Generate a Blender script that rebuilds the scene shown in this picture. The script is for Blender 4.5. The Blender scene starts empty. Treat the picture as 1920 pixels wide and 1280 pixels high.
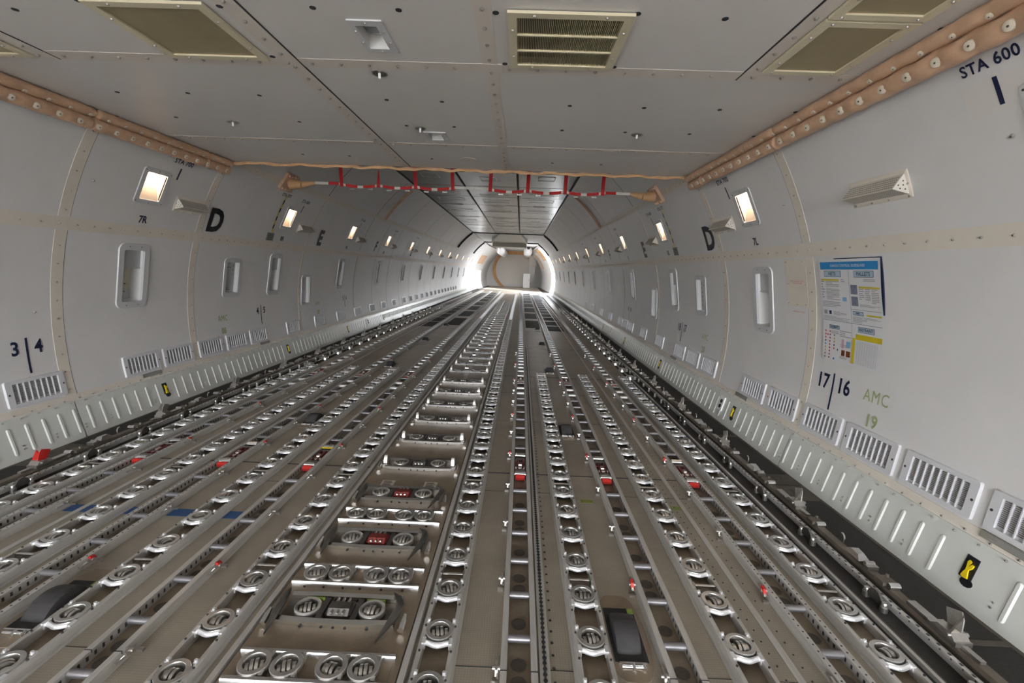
import bpy, bmesh, math, random
from mathutils import Vector, Matrix
random.seed(7)
S = bpy.context.scene
COL = S.collection
R = math.radians
PI = math.pi

# ------------------------------------------------------------------ camera, sky, exposure
CX, CZ = 0.7174, 1.4689
FPX = 853.55
YAW, PITCH, ROLL = 0.836, 8.7631, -2.1336
def cam_axes():
    p, y, r = R(PITCH), R(YAW), R(ROLL)
    Rz = Matrix.Rotation(y, 3, 'Z')
    right = Rz @ Vector((1, 0, 0)); fwd = Rz @ Vector((0, math.cos(p), -math.sin(p)))
    down = Rz @ Vector((0, -math.sin(p), -math.cos(p)))
    c, s = math.cos(r), math.sin(r)
    return right*c + down*s, down*c - right*s, fwd
cr, cd, cf = cam_axes()
cam_data = bpy.data.cameras.new('camera'); cam = bpy.data.objects.new('camera', cam_data); COL.objects.link(cam)
cam.matrix_world = Matrix(((cr.x, -cd.x, -cf.x, CX), (cr.y, -cd.y, -cf.y, 0), (cr.z, -cd.z, -cf.z, CZ), (0, 0, 0, 1)))
cam_data.sensor_width = 36; cam_data.lens = FPX/1920*36; cam_data.clip_end = 500; cam_data.clip_start = 0.02
S.camera = cam
S.view_settings.view_transform = 'Standard'; S.view_settings.look = 'None'
S.view_settings.gamma = 1; S.view_settings.use_curve_mapping = False
S.view_settings.exposure = 0.50

SKY = 21.0
w = bpy.data.worlds.new('sky'); S.world = w; w.use_nodes = True
nt = w.node_tree; nt.nodes.clear()
out = nt.nodes.new('ShaderNodeOutputWorld'); bg = nt.nodes.new('ShaderNodeBackground')
tc = nt.nodes.new('ShaderNodeTexCoord'); sx = nt.nodes.new('ShaderNodeSeparateXYZ'); rp = nt.nodes.new('ShaderNodeValToRGB')
mr = nt.nodes.new('ShaderNodeMapRange'); mr.inputs[1].default_value = -0.25; mr.inputs[2].default_value = 1.0
nt.links.new(tc.outputs['Generated'], sx.inputs[0]); nt.links.new(sx.outputs[2], mr.inputs[0]); nt.links.new(mr.outputs[0], rp.inputs[0])
rp.color_ramp.elements[0].position = 0.0; rp.color_ramp.elements[0].color = (0.33, 0.31, 0.28, 1)
e = rp.color_ramp.elements.new(0.2); e.color = (0.36, 0.35, 0.33, 1)
e = rp.color_ramp.elements.new(0.23); e.color = (0.90, 0.93, 0.97, 1)
rp.color_ramp.elements[-1].color = (0.72, 0.80, 0.95, 1)
bg.inputs[1].default_value = SKY
nt.links.new(rp.outputs[0], bg.inputs[0]); nt.links.new(bg.outputs[0], out.inputs[0])

sun_d = bpy.data.lights.new('sun', 'SUN'); sun_d.energy = 32; sun_d.angle = R(0.6); sun_d.color = (0.96, 0.98, 1.0)
sun = bpy.data.objects.new('sun', sun_d); COL.objects.link(sun)
sun.rotation_euler = Vector((-0.62, 0.72, -0.22)).to_track_quat('-Z', 'Y').to_euler()      # comes in through the open side cargo door
def portal(name, loc, rot, sx_, sy_):
    d = bpy.data.lights.new(name, 'AREA'); d.shape = 'RECTANGLE'; d.size = sx_; d.size_y = sy_
    d.cycles.is_portal = True
    o = bpy.data.objects.new(name, d); COL.objects.link(o); o.location = loc; o.rotation_euler = rot
Y0 = -8.5      # nose opening behind the camera
portal('nose_opening_portal', (0, Y0-0.02, 1.25), (R(90), 0, 0), 5.8, 2.6)     # area faces +y
portal('cargo_door_portal', (3.1, 32.9, 1.3), (0, R(90), 0), 3.0, 3.5)        # faces -x

# ------------------------------------------------------------------ constants of the place
RAD, ZC = 3.05, 0.8197
ZCEIL, YEDGE = 2.526, 5.05
ZTOP = 3.30
FZ = -0.05       # deck surface; roller tops are z = 0
YEND = 46.0

# ------------------------------------------------------------------ materials
def mat(name, base, rough=0.5, metal=0.0, noise=0.0, nscale=3.0, spec=0.5, emit=None, estr=0.0, weave=False, stretch=None, coat=0.0, bump=0.0):
    m = bpy.data.materials.new(name); m.use_nodes = True; t = m.node_tree
    b = t.nodes['Principled BSDF']
    b.inputs['Base Color'].default_value = (*base, 1); b.inputs['Roughness'].default_value = rough
    b.inputs['Metallic'].default_value = metal
    b.inputs['Specular IOR Level'].default_value = spec
    if coat: b.inputs['Coat Weight'].default_value = coat; b.inputs['Coat Roughness'].default_value = 0.15
    if emit:
        b.inputs['Emission Color'].default_value = (*emit, 1); b.inputs['Emission Strength'].default_value = estr
    if noise or bump:
        g = t.nodes.new('ShaderNodeNewGeometry'); mp = t.nodes.new('ShaderNodeMapping')
        if stretch: mp.inputs['Scale'].default_value = stretch
        t.links.new(g.outputs['Position'], mp.inputs[0])
        n = t.nodes.new('ShaderNodeTexNoise'); n.inputs['Scale'].default_value = nscale; n.inputs['Detail'].default_value = 6
        n.inputs['Roughness'].default_value = 0.65
        t.links.new(mp.outputs[0], n.inputs['Vector'])
        r_ = t.nodes.new('ShaderNodeValToRGB')
        r_.color_ramp.elements[0].position = 0.3; r_.color_ramp.elements[1].position = 0.7
        r_.color_ramp.elements[0].color = (*[c*(1-noise) for c in base], 1); r_.color_ramp.elements[1].color = (*[min(1, c*(1+noise)) for c in base], 1)
        t.links.new(n.outputs['Fac'], r_.inputs[0])
        col = r_.outputs[0]
        if weave:
            ws = []
            for ax in ('X', 'Y'):
                wv = t.nodes.new('ShaderNodeTexWave'); wv.bands_direction = ax; wv.inputs['Scale'].default_value = 28; wv.inputs['Distortion'].default_value = 1.5
                wv.inputs['Detail'].default_value = 3; wv.inputs['Detail Scale'].default_value = 2
                t.links.new(g.outputs['Position'], wv.inputs[0])
                mx = t.nodes.new('ShaderNodeMix'); mx.data_type = 'RGBA'; mx.blend_type = 'MULTIPLY'; mx.inputs[0].default_value = 0.10
                t.links.new(col, mx.inputs[6]); t.links.new(wv.outputs['Color'], mx.inputs[7]); col = mx.outputs[2]
        t.links.new(col, b.inputs['Base Color'])
        if bump:
            bp = t.nodes.new('ShaderNodeBump'); bp.inputs['Strength'].default_value = bump; bp.inputs['Distance'].default_value = 0.004
            t.links.new(n.outputs['Fac'], bp.inputs['Height']); t.links.new(bp.outputs[0], b.inputs['Normal'])
    return m
M = {}
M['wall'] = mat('wall_paint', (0.72, 0.71, 0.705), 0.38, noise=0.035, nscale=1.6, bump=0.06)
M['ceil'] = mat('ceiling_paint', (0.67, 0.645, 0.62), 0.40, noise=0.04, nscale=1.3)
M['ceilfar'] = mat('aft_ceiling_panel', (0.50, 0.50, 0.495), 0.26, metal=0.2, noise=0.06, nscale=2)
M['aft'] = mat('aft_panel_white', (0.62, 0.61, 0.59), 0.45, noise=0.04)
M['hull'] = mat('hull_skin', (0.3, 0.3, 0.28), 0.6, noise=0.1)
M['strip'] = mat('joint_strip_paint', (0.74, 0.68, 0.60), 0.45, noise=0.04, nscale=5)
M['cstrip'] = mat('ceiling_strip_paint', (0.68, 0.62, 0.56), 0.45, noise=0.03, nscale=5)
M['seam'] = mat('dark_gap', (0.03, 0.03, 0.032), 0.7)
M['bolt'] = mat('bolt_steel', (0.55, 0.53, 0.50), 0.32, metal=0.9)
M['boltdark'] = mat('bolt_socket', (0.07, 0.07, 0.075), 0.5, metal=0.4)
M['kick'] = mat('kick_panel_metal', (0.70, 0.715, 0.675), 0.27, metal=0.05, noise=0.03, nscale=4)
M['grille'] = mat('grille_paint', (0.66, 0.66, 0.68), 0.28, noise=0.02)
M['slot_shade'] = mat('grille_gap_shade', (0.26, 0.25, 0.24), 0.7)  # shade between the slats, put into the backing colour
M['frame'] = mat('window_frame_paint', (0.60, 0.605, 0.62), 0.3)
M['reveal'] = mat('window_reveal', (0.82, 0.82, 0.82), 0.35)
M['shade'] = mat('window_shade', (0.46, 0.47, 0.48), 0.4)
M['skin'] = mat('window_skin', (0.55, 0.52, 0.40), 0.5, noise=0.12, nscale=14)
M['lampbox'] = mat('lamp_recess_glow_tint', (0.80, 0.70, 0.60), 0.4)  # peach tint puts the lamp's warm glow into the recess colour
M['lampon'] = mat('lamp_lens', (1, 0.9, 0.75), 0.3, emit=(1.0, 0.80, 0.60), estr=24)
M['deck'] = mat('deck_panel', (0.38, 0.335, 0.27), 0.40, metal=0.05, noise=0.16, nscale=2.2, weave=True)
M['decktray'] = mat('tray_bottom', (0.27, 0.215, 0.155), 0.36, metal=0.1, noise=0.2, nscale=9)
M['mat'] = mat('antiskid_dark', (0.036, 0.033, 0.030), 0.75, noise=0.25, nscale=60)
M['mat2'] = mat('antiskid_worn', (0.11, 0.095, 0.075), 0.65, noise=0.2, nscale=12)
M['rail'] = mat('rail_aluminium', (0.60, 0.585, 0.555), 0.40, metal=0.4, noise=0.14, nscale=7, stretch=(6, 0.5, 6))
M['raildark'] = mat('rail_dark', (0.20, 0.17, 0.135), 0.42, metal=0.6, noise=0.2, nscale=8)
M['chrome'] = mat('chrome', (0.86, 0.86, 0.86), 0.24, metal=1.0)
M['steel'] = mat('worn_steel', (0.56, 0.54, 0.51), 0.30, metal=0.95, noise=0.15, nscale=25)
M['tube'] = mat('grey_roller_tube', (0.27, 0.26, 0.27), 0.42, metal=0.7, noise=0.08, nscale=10)
M['ring'] = mat('caster_ring_metal', (0.66, 0.65, 0.63), 0.30, metal=0.88, noise=0.06, nscale=20)
M['bright'] = mat('polished_roller', (0.92, 0.92, 0.93), 0.28, metal=0.55)
M['darksteel'] = mat('dark_steel', (0.22, 0.21, 0.20), 0.35, metal=0.9, noise=0.2, nscale=20)
M['red'] = mat('red_paint', (0.50, 0.02, 0.016), 0.45)
M['darkred'] = mat('dark_red_paint', (0.20, 0.03, 0.025), 0.4, metal=0.3)
M['rubber'] = mat('tyre_rubber', (0.045, 0.043, 0.045), 0.6, noise=0.25, nscale=12, stretch=(1, 4, 4))
M['black'] = mat('black_paint', (0.008, 0.008, 0.012), 0.45)
M['navy'] = mat('navy_paint', (0.012, 0.018, 0.06), 0.45)
M['green'] = mat('green_stencil', (0.36, 0.43, 0.20), 0.6)
M['yellow'] = mat('yellow_paint', (0.80, 0.60, 0.01), 0.4)
M['brass'] = mat('vent_frame_primer', (0.72, 0.65, 0.47), 0.34, metal=0.2)
M['mesh'] = mat('vent_screen', (0.34, 0.28, 0.16), 0.45, metal=0.2, noise=0.05, nscale=8)
M['fin'] = mat('vent_fin', (0.66, 0.58, 0.36), 0.35, metal=0.6)
M['ventdark'] = mat('vent_interior', (0.05, 0.055, 0.03), 0.6)
M['leather'] = mat('tan_padding', (0.60, 0.385, 0.25), 0.42, noise=0.16, nscale=9, bump=0.4)
M['leather2'] = mat('tan_sheet', (0.60, 0.36, 0.18), 0.5, noise=0.15, nscale=9)
M['button'] = mat('cushion_button', (0.62, 0.55, 0.44), 0.35)
M['web'] = mat('white_webbing', (0.72, 0.71, 0.64), 0.7, noise=0.08, nscale=60)
M['redweb'] = mat('red_webbing', (0.52, 0.01, 0.01), 0.6)
M['paper'] = mat('poster_paper', (0.72, 0.72, 0.74), 0.3)
M['blueband'] = mat('poster_blue', (0.03, 0.25, 0.58), 0.3)
M['paleblue'] = mat('poster_pale_blue', (0.40, 0.52, 0.62), 0.35)
M['greyink'] = mat('poster_grey_ink', (0.33, 0.33, 0.35), 0.5)
M['darkink'] = mat('poster_dark_ink', (0.03, 0.04, 0.09), 0.5)
M['yellowink'] = mat('poster_yellow', (0.62, 0.50, 0.02), 0.4)
M['brownink'] = mat('poster_brown', (0.20, 0.05, 0.01), 0.4, noise=0.5, nscale=40)
M['pinkink'] = mat('poster_pink', (0.6, 0.33, 0.40), 0.4)
M['skyink'] = mat('poster_sky', (0.22, 0.45, 0.68), 0.4)
M['greenink'] = mat('poster_green', (0.05, 0.25, 0.14), 0.4)
M['redink'] = mat('poster_red', (0.55, 0.05, 0.07), 0.4)
M['greyphoto'] = mat('poster_photo_grey', (0.18, 0.20, 0.27), 0.4, noise=0.3, nscale=50)
M['bluetape'] = mat('blue_tape', (0.02, 0.09, 0.25), 0.5)
M['greentape'] = mat('green_tape', (0.22, 0.28, 0.05), 0.5)
M['placard'] = mat('grey_placard', (0.26, 0.25, 0.21), 0.45)
M['white'] = mat('white_paint', (0.85, 0.85, 0.84), 0.4)
M['cream'] = mat('cream_paint', (0.66, 0.62, 0.56), 0.45)
M['olive'] = mat('olive_housing', (0.50, 0.47, 0.39), 0.4, noise=0.05)
M['orange'] = mat('amber_insulation', (0.55, 0.26, 0.08), 0.5, noise=0.25, nscale=3)
M['glassblue'] = mat('light_glass', (0.16, 0.20, 0.22), 0.12, spec=0.8)
M['lime'] = mat('lime_primer', (0.28, 0.42, 0.08), 0.5)
M['redtext'] = mat('red_stencil', (0.6, 0.16, 0.12), 0.5)
M['patch'] = mat('sticker_patch', (0.72, 0.69, 0.66), 0.34)

# ------------------------------------------------------------------ mesh builder
class MB:
    def __init__(s): s.v = []; s.f = []; s.m = []
    def add(s, vs, fs, mi=0):
        b = len(s.v); s.v += [tuple(v) for v in vs]; s.f += [tuple(i+b for i in f) for f in fs]; s.m += [mi]*len(fs); return s
    def box(s, x0, x1, y0, y1, z0, z1, mi=0):
        vs = [(x0,y0,z0),(x1,y0,z0),(x1,y1,z0),(x0,y1,z0),(x0,y0,z1),(x1,y0,z1),(x1,y1,z1),(x0,y1,z1)]
        return s.add(vs, [(0,3,2,1),(4,5,6,7),(0,1,5,4),(1,2,6,5),(2,3,7,6),(3,0,4,7)], mi)
    def quad(s, a, b, c, d, mi=0): return s.add([a,b,c,d], [(0,1,2,3)], mi)
    def tube(s, p0, p1, r, n=12, mi=0, r1=None, caps=True):
        p0 = Vector(p0); p1 = Vector(p1); d = (p1-p0).normalized(); r1 = r if r1 is None else r1
        a = d.cross(Vector((0,0,1)));  a = d.cross(Vector((0,1,0))) if a.length < 1e-3 else a
        a.normalize(); b = d.cross(a)
        vs = []
        for k in range(n):
            t = 2*PI*k/n; o = a*math.cos(t)+b*math.sin(t); vs.append(p0+o*r)
        for k in range(n):
            t = 2*PI*k/n; o = a*math.cos(t)+b*math.sin(t); vs.append(p1+o*r1)
        fs = [(k,(k+1)%n,n+(k+1)%n,n+k) for k in range(n)]
        if caps: fs += [tuple(range(n))[::-1], tuple(range(n,2*n))]
        return s.add(vs, fs, mi)
    def path(s, pts, r, n=8, mi=0):
        for a, b in zip(pts, pts[1:]): s.tube(a, b, r, n, mi)
        return s
    def lathe(s, prof, c=(0,0,0), n=20, mi=0):      # profile of (r, z) about the z axis
        vs = []
        for (r, z) in prof:
            for k in range(n): t = 2*PI*k/n; vs.append((c[0]+r*math.cos(t), c[1]+r*math.sin(t), c[2]+z))
        fs = []
        for j in range(len(prof)-1):
            for k in range(n): a = j*n; b = a+n; fs.append((a+k, a+(k+1)%n, b+(k+1)%n, b+k))
        return s.add(vs, fs, mi)
    def prism(s, poly, axis, a, b, mi=0):    # poly of 2-d points extruded along an axis
        n = len(poly)
        def P(u, v, w_): return {'x': (w_, u, v), 'y': (u, w_, v), 'z': (u, v, w_)}[axis]
        vs = [P(u, v, a) for u, v in poly] + [P(u, v, b) for u, v in poly]
        fs = [(k,(k+1)%n,n+(k+1)%n,n+k) for k in range(n)] + [tuple(range(n))[::-1], tuple(range(n,2*n))]
        return s.add(vs, fs, mi)
    def join(s, o, mt=None, mi=None):
        vs = [tuple(mt @ Vector(v)) for v in o.v] if mt else o.v
        b = len(s.v); s.v += vs; s.f += [tuple(i+b for i in f) for f in o.f]; s.m += [mi if mi is not None else k for k in o.m]; return s
    def mesh(s, name, mats, smooth=True):
        me = bpy.data.meshes.new(name); me.from_pydata(s.v, [], s.f); 
        for m in mats: me.materials.append(M[m] if isinstance(m, str) else m)
        me.polygons.foreach_set('material_index', s.m)
        bm = bmesh.new(); bm.from_mesh(me); bmesh.ops.recalc_face_normals(bm, faces=bm.faces); bm.to_mesh(me); bm.free()
        if smooth: me.shade_smooth(); me.set_sharp_from_angle(angle=R(38))
        me.update(); return me
    def build(s, name, mats, parent=None, smooth=True, **kw):
        mats = mats if isinstance(mats, (list, tuple)) else [mats]
        return link(name, s.mesh(name, mats, smooth), parent, **kw)
def link(name, me, parent=None, loc=(0,0,0), rot=(0,0,0), **kw):
    o = bpy.data.objects.new(name, me); COL.objects.link(o); o.location = loc; o.rotation_euler = rot
    if parent: o.parent = parent
    for k, v in kw.items():
        if v: o[k] = v
    return o
def thing(name, label, cat, loc=(0,0,0), rz=0, group=None, rot=None):
    o = link(name, None, None, loc, rot or (0,0,rz)); o['label'] = label; o['category'] = cat
    if group: o['group'] = group
    return o
def kids(o): return [c for c in COL.objects if c.parent == o]
class Proto:                       # a thing and its parts: first use is the original, later uses are copies
    def __init__(s, root): s.root = root; s.ch = [(c, [(d, []) for d in kids(c)]) for c in kids(root)]; s.used = False
    def place(s, loc, label, rz=None, group=None, rot=None, skip=()):
        if not s.used: r = s.root; s.used = True
        else:
            r = s.root.copy(); COL.objects.link(r)
            for c, sub in s.ch:
                if c.name.split('.')[0] in skip: continue
                k = c.copy(); COL.objects.link(k); k.parent = r
                for d, _ in sub:
                    q = d.copy(); COL.objects.link(q); q.parent = k
        r.location = loc
        if rz is not None: r.rotation_euler = (0,0,rz)
        if rot is not None: r.rotation_euler = rot
        r['label'] = label
        if group: r['group'] = group
        return r
ORD = ['first','second','third','fourth','fifth','sixth','seventh','eighth','ninth','tenth','eleventh','twelfth','thirteenth','fourteenth','fifteenth','sixteenth','seventeenth','eighteenth','nineteenth','twentieth']
ORD += ['twenty-'+o for o in ORD[:9]] + ['thirtieth'] + ['thirty-'+o for o in ORD[:9]]
SN = {-1: 'left', 1: 'right'}

# wall mapping: side, distance y, height z, inward offset
def hr(y): return RAD if y <= 34.7 else RAD - (y-34.7)/11.3*0.32
def WP(s, y, z, off=0.0):
    r = hr(y); th = math.asin(max(-1, min(1, (z-ZC)/r))); rr = r-off
    return (s*rr*math.cos(th), y, ZC+rr*math.sin(th))
def WN(s, z):      # inward normal
    th = math.asin(max(-1, min(1, (z-ZC)/RAD))); return Vector((-s*math.cos(th), 0, -math.sin(th)))
def WROT(s, z):    # local frame: X along +y of the aircraft, Y up the wall, Z inward
    n = WN(s, z); ya = Vector((0,1,0)); up = n.cross(ya)
    if up.z < 0: up = -up
    x_ = up.cross(n)
    return Matrix((x_, up, n)).transposed()
def wplace(s, y, z): return WP(s, y, z), WROT(s, z).to_euler()
def zrange(z0, z1, step=0.06):
    n = max(1, int(math.ceil((z1-z0)/step))); return [z0+(z1-z0)*k/n for k in range(n+1)]
def wpatch(mb, s, y0, y1, z0, z1, off=0.003, th=0.0, mi=0, step=0.06):     # a sheet lying on the wall, with thickness
    zs = zrange(z0, z1, step); n = len(zs)
    vs = [WP(s,y0,z,off) for z in zs]+[WP(s,y1,z,off) for z in zs]
    fs = [(k,k+1,n+k+1,n+k) for k in range(n-1)]
    if th:
        vs += [WP(s,y0,z,off-th) for z in zs]+[WP(s,y1,z,off-th) for z in zs]
        fs += [(k,k+1,2*n+k+1,2*n+k) for k in range(n-1)] + [(n+k,n+k+1,3*n+k+1,3*n+k) for k in range(n-1)]
        fs += [(0,n,3*n,2*n),(n-1,2*n-1,4*n-1,3*n-1)]
    mb.add(vs, fs, mi)
def wbolt(mb, s, y, z, r=0.009, off=0.004, mi=0, h=0.006, n=8):
    a = Vector(WP(s,y,z,off)); nn = WN(s,z); mb.tube(a-nn*0.004, a+nn*h, r, n, mi, r1=r*0.55)
    mb.tube(a+nn*h, a+nn*(h+0.0006), r*0.3, 6, mi+1)

# text as meshes
def text_mesh(txt, size, ox=0.0, bold=0.0, sx_=1.0, align='CENTER', spacing=1.0):
    cu = bpy.data.curves.new('txt', 'FONT'); cu.body = txt; cu.size = size; cu.offset = bold; cu.align_x = align; cu.align_y = 'CENTER'; cu.space_character = spacing
    cu.resolution_u = 3
    o = bpy.data.objects.new('txt', cu); COL.objects.link(o)
    bpy.context.view_layer.update()
    me = o.to_mesh(); vs = [((v.co.x*sx_)+ox, v.co.y) for v in me.vertices]; fs = [tuple(p.vertices) for p in me.polygons]
    o.to_mesh_clear(); bpy.data.objects.remove(o); bpy.data.curves.remove(cu)
    return vs, fs
def slice2d(vs, fs, step):
    bm = bmesh.new(); bv = [bm.verts.new((x, y, 0)) for x, y in vs]
    for f in fs:
        try: bm.faces.new([bv[i] for i in f])
        except ValueError: pass
    y0 = min(v[1] for v in vs); y1 = max(v[1] for v in vs); y = y0+step
    while y < y1:
        bmesh.ops.bisect_plane(bm, geom=bm.verts[:]+bm.edges[:]+bm.faces[:], plane_co=(0,y,0), plane_no=(0,1,0)); y += step
    bm.verts.index_update(); bm.verts.ensure_lookup_table()
    v2 = [(v.co.x, v.co.y) for v in bm.verts]; f2 = [tuple(v.index for v in f.verts) for f in bm.faces]; bm.free(); return v2, f2
def wtext(mb, s, y, z, txt, size, bold=0.0, sx_=1.0, off=0.005, mi=0, lean=0.0, spacing=1.0):
    vs, fs = text_mesh(txt, size, 0, bold, sx_, spacing=spacing)
    if not vs: return
    if size > 0.09: vs, fs = slice2d(vs, fs, 0.04)
    d = 1 if s < 0 else -1
    mb.add([WP(s, y+d*(u+lean*v), z+v*abs(math.cos(math.asin((z-ZC)/RAD))), off) for u, v in vs], fs, mi)

# ------------------------------------------------------------------ structure
WIN_Z = (0.985, 1.60)
LAMP_Y = [4.36+2.535*k for k in range(12)]
WIN_Y = [4.335+2.535*k for k in range(11)]
HOLE = {-1: [], 1: []}
def yhole(s, y0, y1, z0, z1): HOLE[s].append((y0, y1, z0, z1))
for s in (-1, 1):
    for y in WIN_Y: yhole(s, y-0.115, y+0.115, 1.045, 1.545)
    for y in LAMP_Y: yhole(s, y-0.115, y+0.115, 1.985, 2.265)
    yhole(s, 5.86-0.12, 5.86+0.12, 1.06, 1.45)          # placard recess
    yhole(s, 7.92-0.12, 7.92+0.12, 0.78, 1.25)          # small lower window
yhole(1, 1.835-0.115, 1.835+0.115, 1.985, 2.265)         # lamp at the right edge of the photo
DOOR = (31.2, 34.6)
def grid_wall(name, s, y0, y1, z0, z1, m, holes, extra_y=()):
    ys = sorted(set([y0, y1]+[round(h[k], 4) for h in holes for k in (0, 1) if y0 < h[k] < y1]+[y for y in extra_y if y0 < y < y1]))
    zs = sorted(set([round(z, 4) for z in zrange(z0, z1, 0.10)]+[round(h[k], 4) for h in holes for k in (2, 3) if z0 < h[k] < z1]))
    mb = MB(); idx = {}
    for i, y in enumerate(ys):
        for j, z in enumerate(zs): idx[i, j] = len(mb.v); mb.v.append(WP(s, y, z))
    for i in range(len(ys)-1):
        for j in range(len(zs)-1):
            ym = (ys[i]+ys[i+1])/2; zm = (zs[j]+zs[j+1])/2
            if any(h[0] < ym < h[1] and h[2] < zm < h[3] for h in holes): continue
            mb.f.append((idx[i,j], idx[i+1,j], idx[i+1,j+1], idx[i,j+1])); mb.m.append(0)
    return mb.build(name, m, kind='structure')
wall = {}
for s in (-1, 1):
    hs = HOLE[s] + ([(DOOR[0], DOOR[1], -9, 3.2)] if s == 1 else [])
    a = grid_wall('wall_'+SN[s], s, Y0, YEND, -0.10, ZTOP, 'wall', hs, [YEDGE, 34.7, 38, 42])
    a['label'] = ('left' if s < 0 else 'right')+' curved pale grey panelled side wall of the cargo deck'; a['category'] = 'wall'
    wall[s] = a
# outer skin that keeps the daylight out everywhere but the nose opening and the side cargo door
def skin(y0, y1, a0, a1):
    mb = MB(); n = 48; vs = []
    for y in (y0, y1):
        for k in range(n+1):
            t = R(a0+(a1-a0)*k/n); vs.append((3.30*math.cos(t), y, ZC+3.30*math.sin(t)))
    mb.add(vs, [(k, k+1, n+k+2, n+k+1) for k in range(n)]); return mb
sk = MB()
sk.join(skin(Y0, DOOR[0], 0, 360)); sk.join(skin(DOOR[1], 47.2, 0, 360)); sk.join(skin(DOOR[0], DOOR[1], 47, 344))
sk.add([(3.3*math.cos(2*PI*k/32), 47.2, ZC+3.3*math.sin(2*PI*k/32)) for k in range(32)], [tuple(range(32))])
ring = [(3.3*math.cos(2*PI*k/32), Y0, ZC+3.3*math.sin(2*PI*k/32)) for k in range(32)]
# nose frame: closes the gap between the deck opening and the skin
for k in range(32):
    a = ring[k]; b = ring[(k+1) % 32]
    def inn(p): 
        return (p[0]*0.915, Y0, max(FZ-0.1, min(2.54, ZC+(p[2]-ZC)*0.915)))
    sk.quad(a, b, inn(b), inn(a))
o = sk.build('wall_outer', 'hull', kind='structure'); o['label'] = 'outer hull skin behind the side wall panels'; o['category'] = 'wall'

# deck
mb = MB(); mb.box(-2.36, 2.36, Y0, YEND, FZ-0.03, FZ)
o = mb.build('floor', 'deck', kind='structure'); o['label'] = 'brown grey metal deck panels between the roller trays'; o['category'] = 'floor'
mb = MB()
for s in (-1, 1):
    a, b = sorted((s*2.36, s*2.97)); mb.box(a, b, Y0, YEND, FZ-0.03, FZ+0.001)
o = mb.build('floor_sides', 'mat', kind='structure'); o['label'] = 'dark non-slip walkway strips along both side walls'; o['category'] = 'floor'
# worn bands, cross bands and panel joints on the dark walkway
mb = MB()
for s in (-1, 1):
    a, b = sorted((s*2.885, s*2.955)); mb.box(a, b, Y0, 31, FZ, FZ+0.003)
    a, b = sorted((s*2.41, s*2.425)); mb.box(a, b, Y0, 31, FZ, FZ+0.012)
    for k in range(14):
        y = 1.78+1.26*k; a, b = sorted((s*2.62, s*2.93)); mb.box(a, b, y, y+(0.03 if k != 1 else 0.42), FZ, FZ+0.0024)
o = mb.build('trim_1', 'mat2', kind='structure'); o['label'] = 'worn tan edge bands on the dark walkways'; o['category'] = 'trim'
mb = MB()
for y in (3.27, 6.52, 9.0, 11.6):
    for x0, x1 in [(-2.2,-2.16),(-2.0,-1.76),(-1.62,-1.51),(-1.36,-1.165),(-1.02,-0.88),(-0.72,-0.56),(-0.4,-0.34),(0.52,0.69),(0.87,0.99),(1.13,1.32),(1.47,1.59),(1.75,1.95),(2.11,2.19)]:
        mb.box(x0, x1, y-0.006, y+0.006, FZ, FZ+0.0012)
for y in (1.55, 2.98, 4.5, 5.6):
    for x0, x1 in [(0.52,0.69),(0.88,0.99),(1.75,1.95),(-1.02,-0.88),(1.47,1.59)]: mb.box(x0, x1, y-0.0015, y+0.0015, FZ, FZ+0.001)
o = mb.build('trim_2', 'seam', kind='structure'); o['label'] = 'dark cross joints between deck panels'; o['category'] = 'trim'
# rivet dots beside the centre line and slotted black seat track
mb = MB()
y = 1.0
while y < 9:
    mb.tube((0.905, y, FZ), (0.905, y, FZ+0.0015), 0.006, 8)
    if y < 5: mb.tube((1.80, y, FZ), (1.80, y, FZ+0.0015), 0.004, 6); mb.tube((1.90, y, FZ), (1.90, y, FZ+0.0015), 0.004, 6)
    y += 0.062
y = 1.0
while y < 16:
    if y < 9: mb.tube((0.868, y, FZ+0.022), (0.868, y, FZ+0.0235), 0.0085, 8)
    y += 0.0254
mb.box(0.865, 0.871, Y0, 30, FZ+0.021, FZ+0.023)
o = mb.build('trim_3', 'seam', kind='structure'); o['label'] = 'black slotted seat track line beside the centre roller tray'; o['category'] = 'trim'
mb = MB(); mb.box(0.848, 0.888, Y0, 30, FZ, FZ+0.020); 
for x in (1.855, -1.89): mb.box(x-0.015, x+0.015, Y0, 24, FZ, FZ+0.006)
for x in (-0.345, 0.335): mb.box(x-0.012, x+0.012, Y0, 30, FZ, FZ+0.03)
for x in (2.40, -2.43): mb.box(x-0.008, x+0.008, Y0, 30, FZ, FZ+0.02)
o = mb.build('trim_4', 'rail', kind='structure'); o['label'] = 'thin aluminium strips running along the deck'; o['category'] = 'trim'

# low front ceiling with openings for vents and lights
CH = [(-0.065, 0.03, 2.2, 2.41), (-0.065, 0.035, 3.80, 3.975), (0.657, 1.103, 2.081, 2.513)]
def ceiling_grid():
    xs = sorted(set([-2.52, 2.52]+[h[k] for h in CH for k in (0,1)])); ys = sorted(set([Y0, YEDGE]+[h[k] for h in CH for k in (2,3)]))
    mb = MB()
    for i in range(len(xs)-1):
        for j in range(len(ys)-1):
            xm = (xs[i]+xs[i+1])/2; ym = (ys[j]+ys[j+1])/2
            if any(h[0] < xm < h[1] and h[2] < ym < h[3] for h in CH): continue
            mb.quad((xs[i],ys[j],ZCEIL),(xs[i+1],ys[j],ZCEIL),(xs[i+1],ys[j+1],ZCEIL),(xs[i],ys[j+1],ZCEIL))
    mb.quad((-2.5,YEDGE,ZCEIL),(2.5,YEDGE,ZCEIL),(1.8,YEDGE,ZTOP+.2),(-1.8,YEDGE,ZTOP+.2))
    return mb
o = ceiling_grid().build('ceiling', 'ceil', kind='structure'); o['label'] = 'low flat warm grey front ceiling'; o['category'] = 'ceiling'
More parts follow.
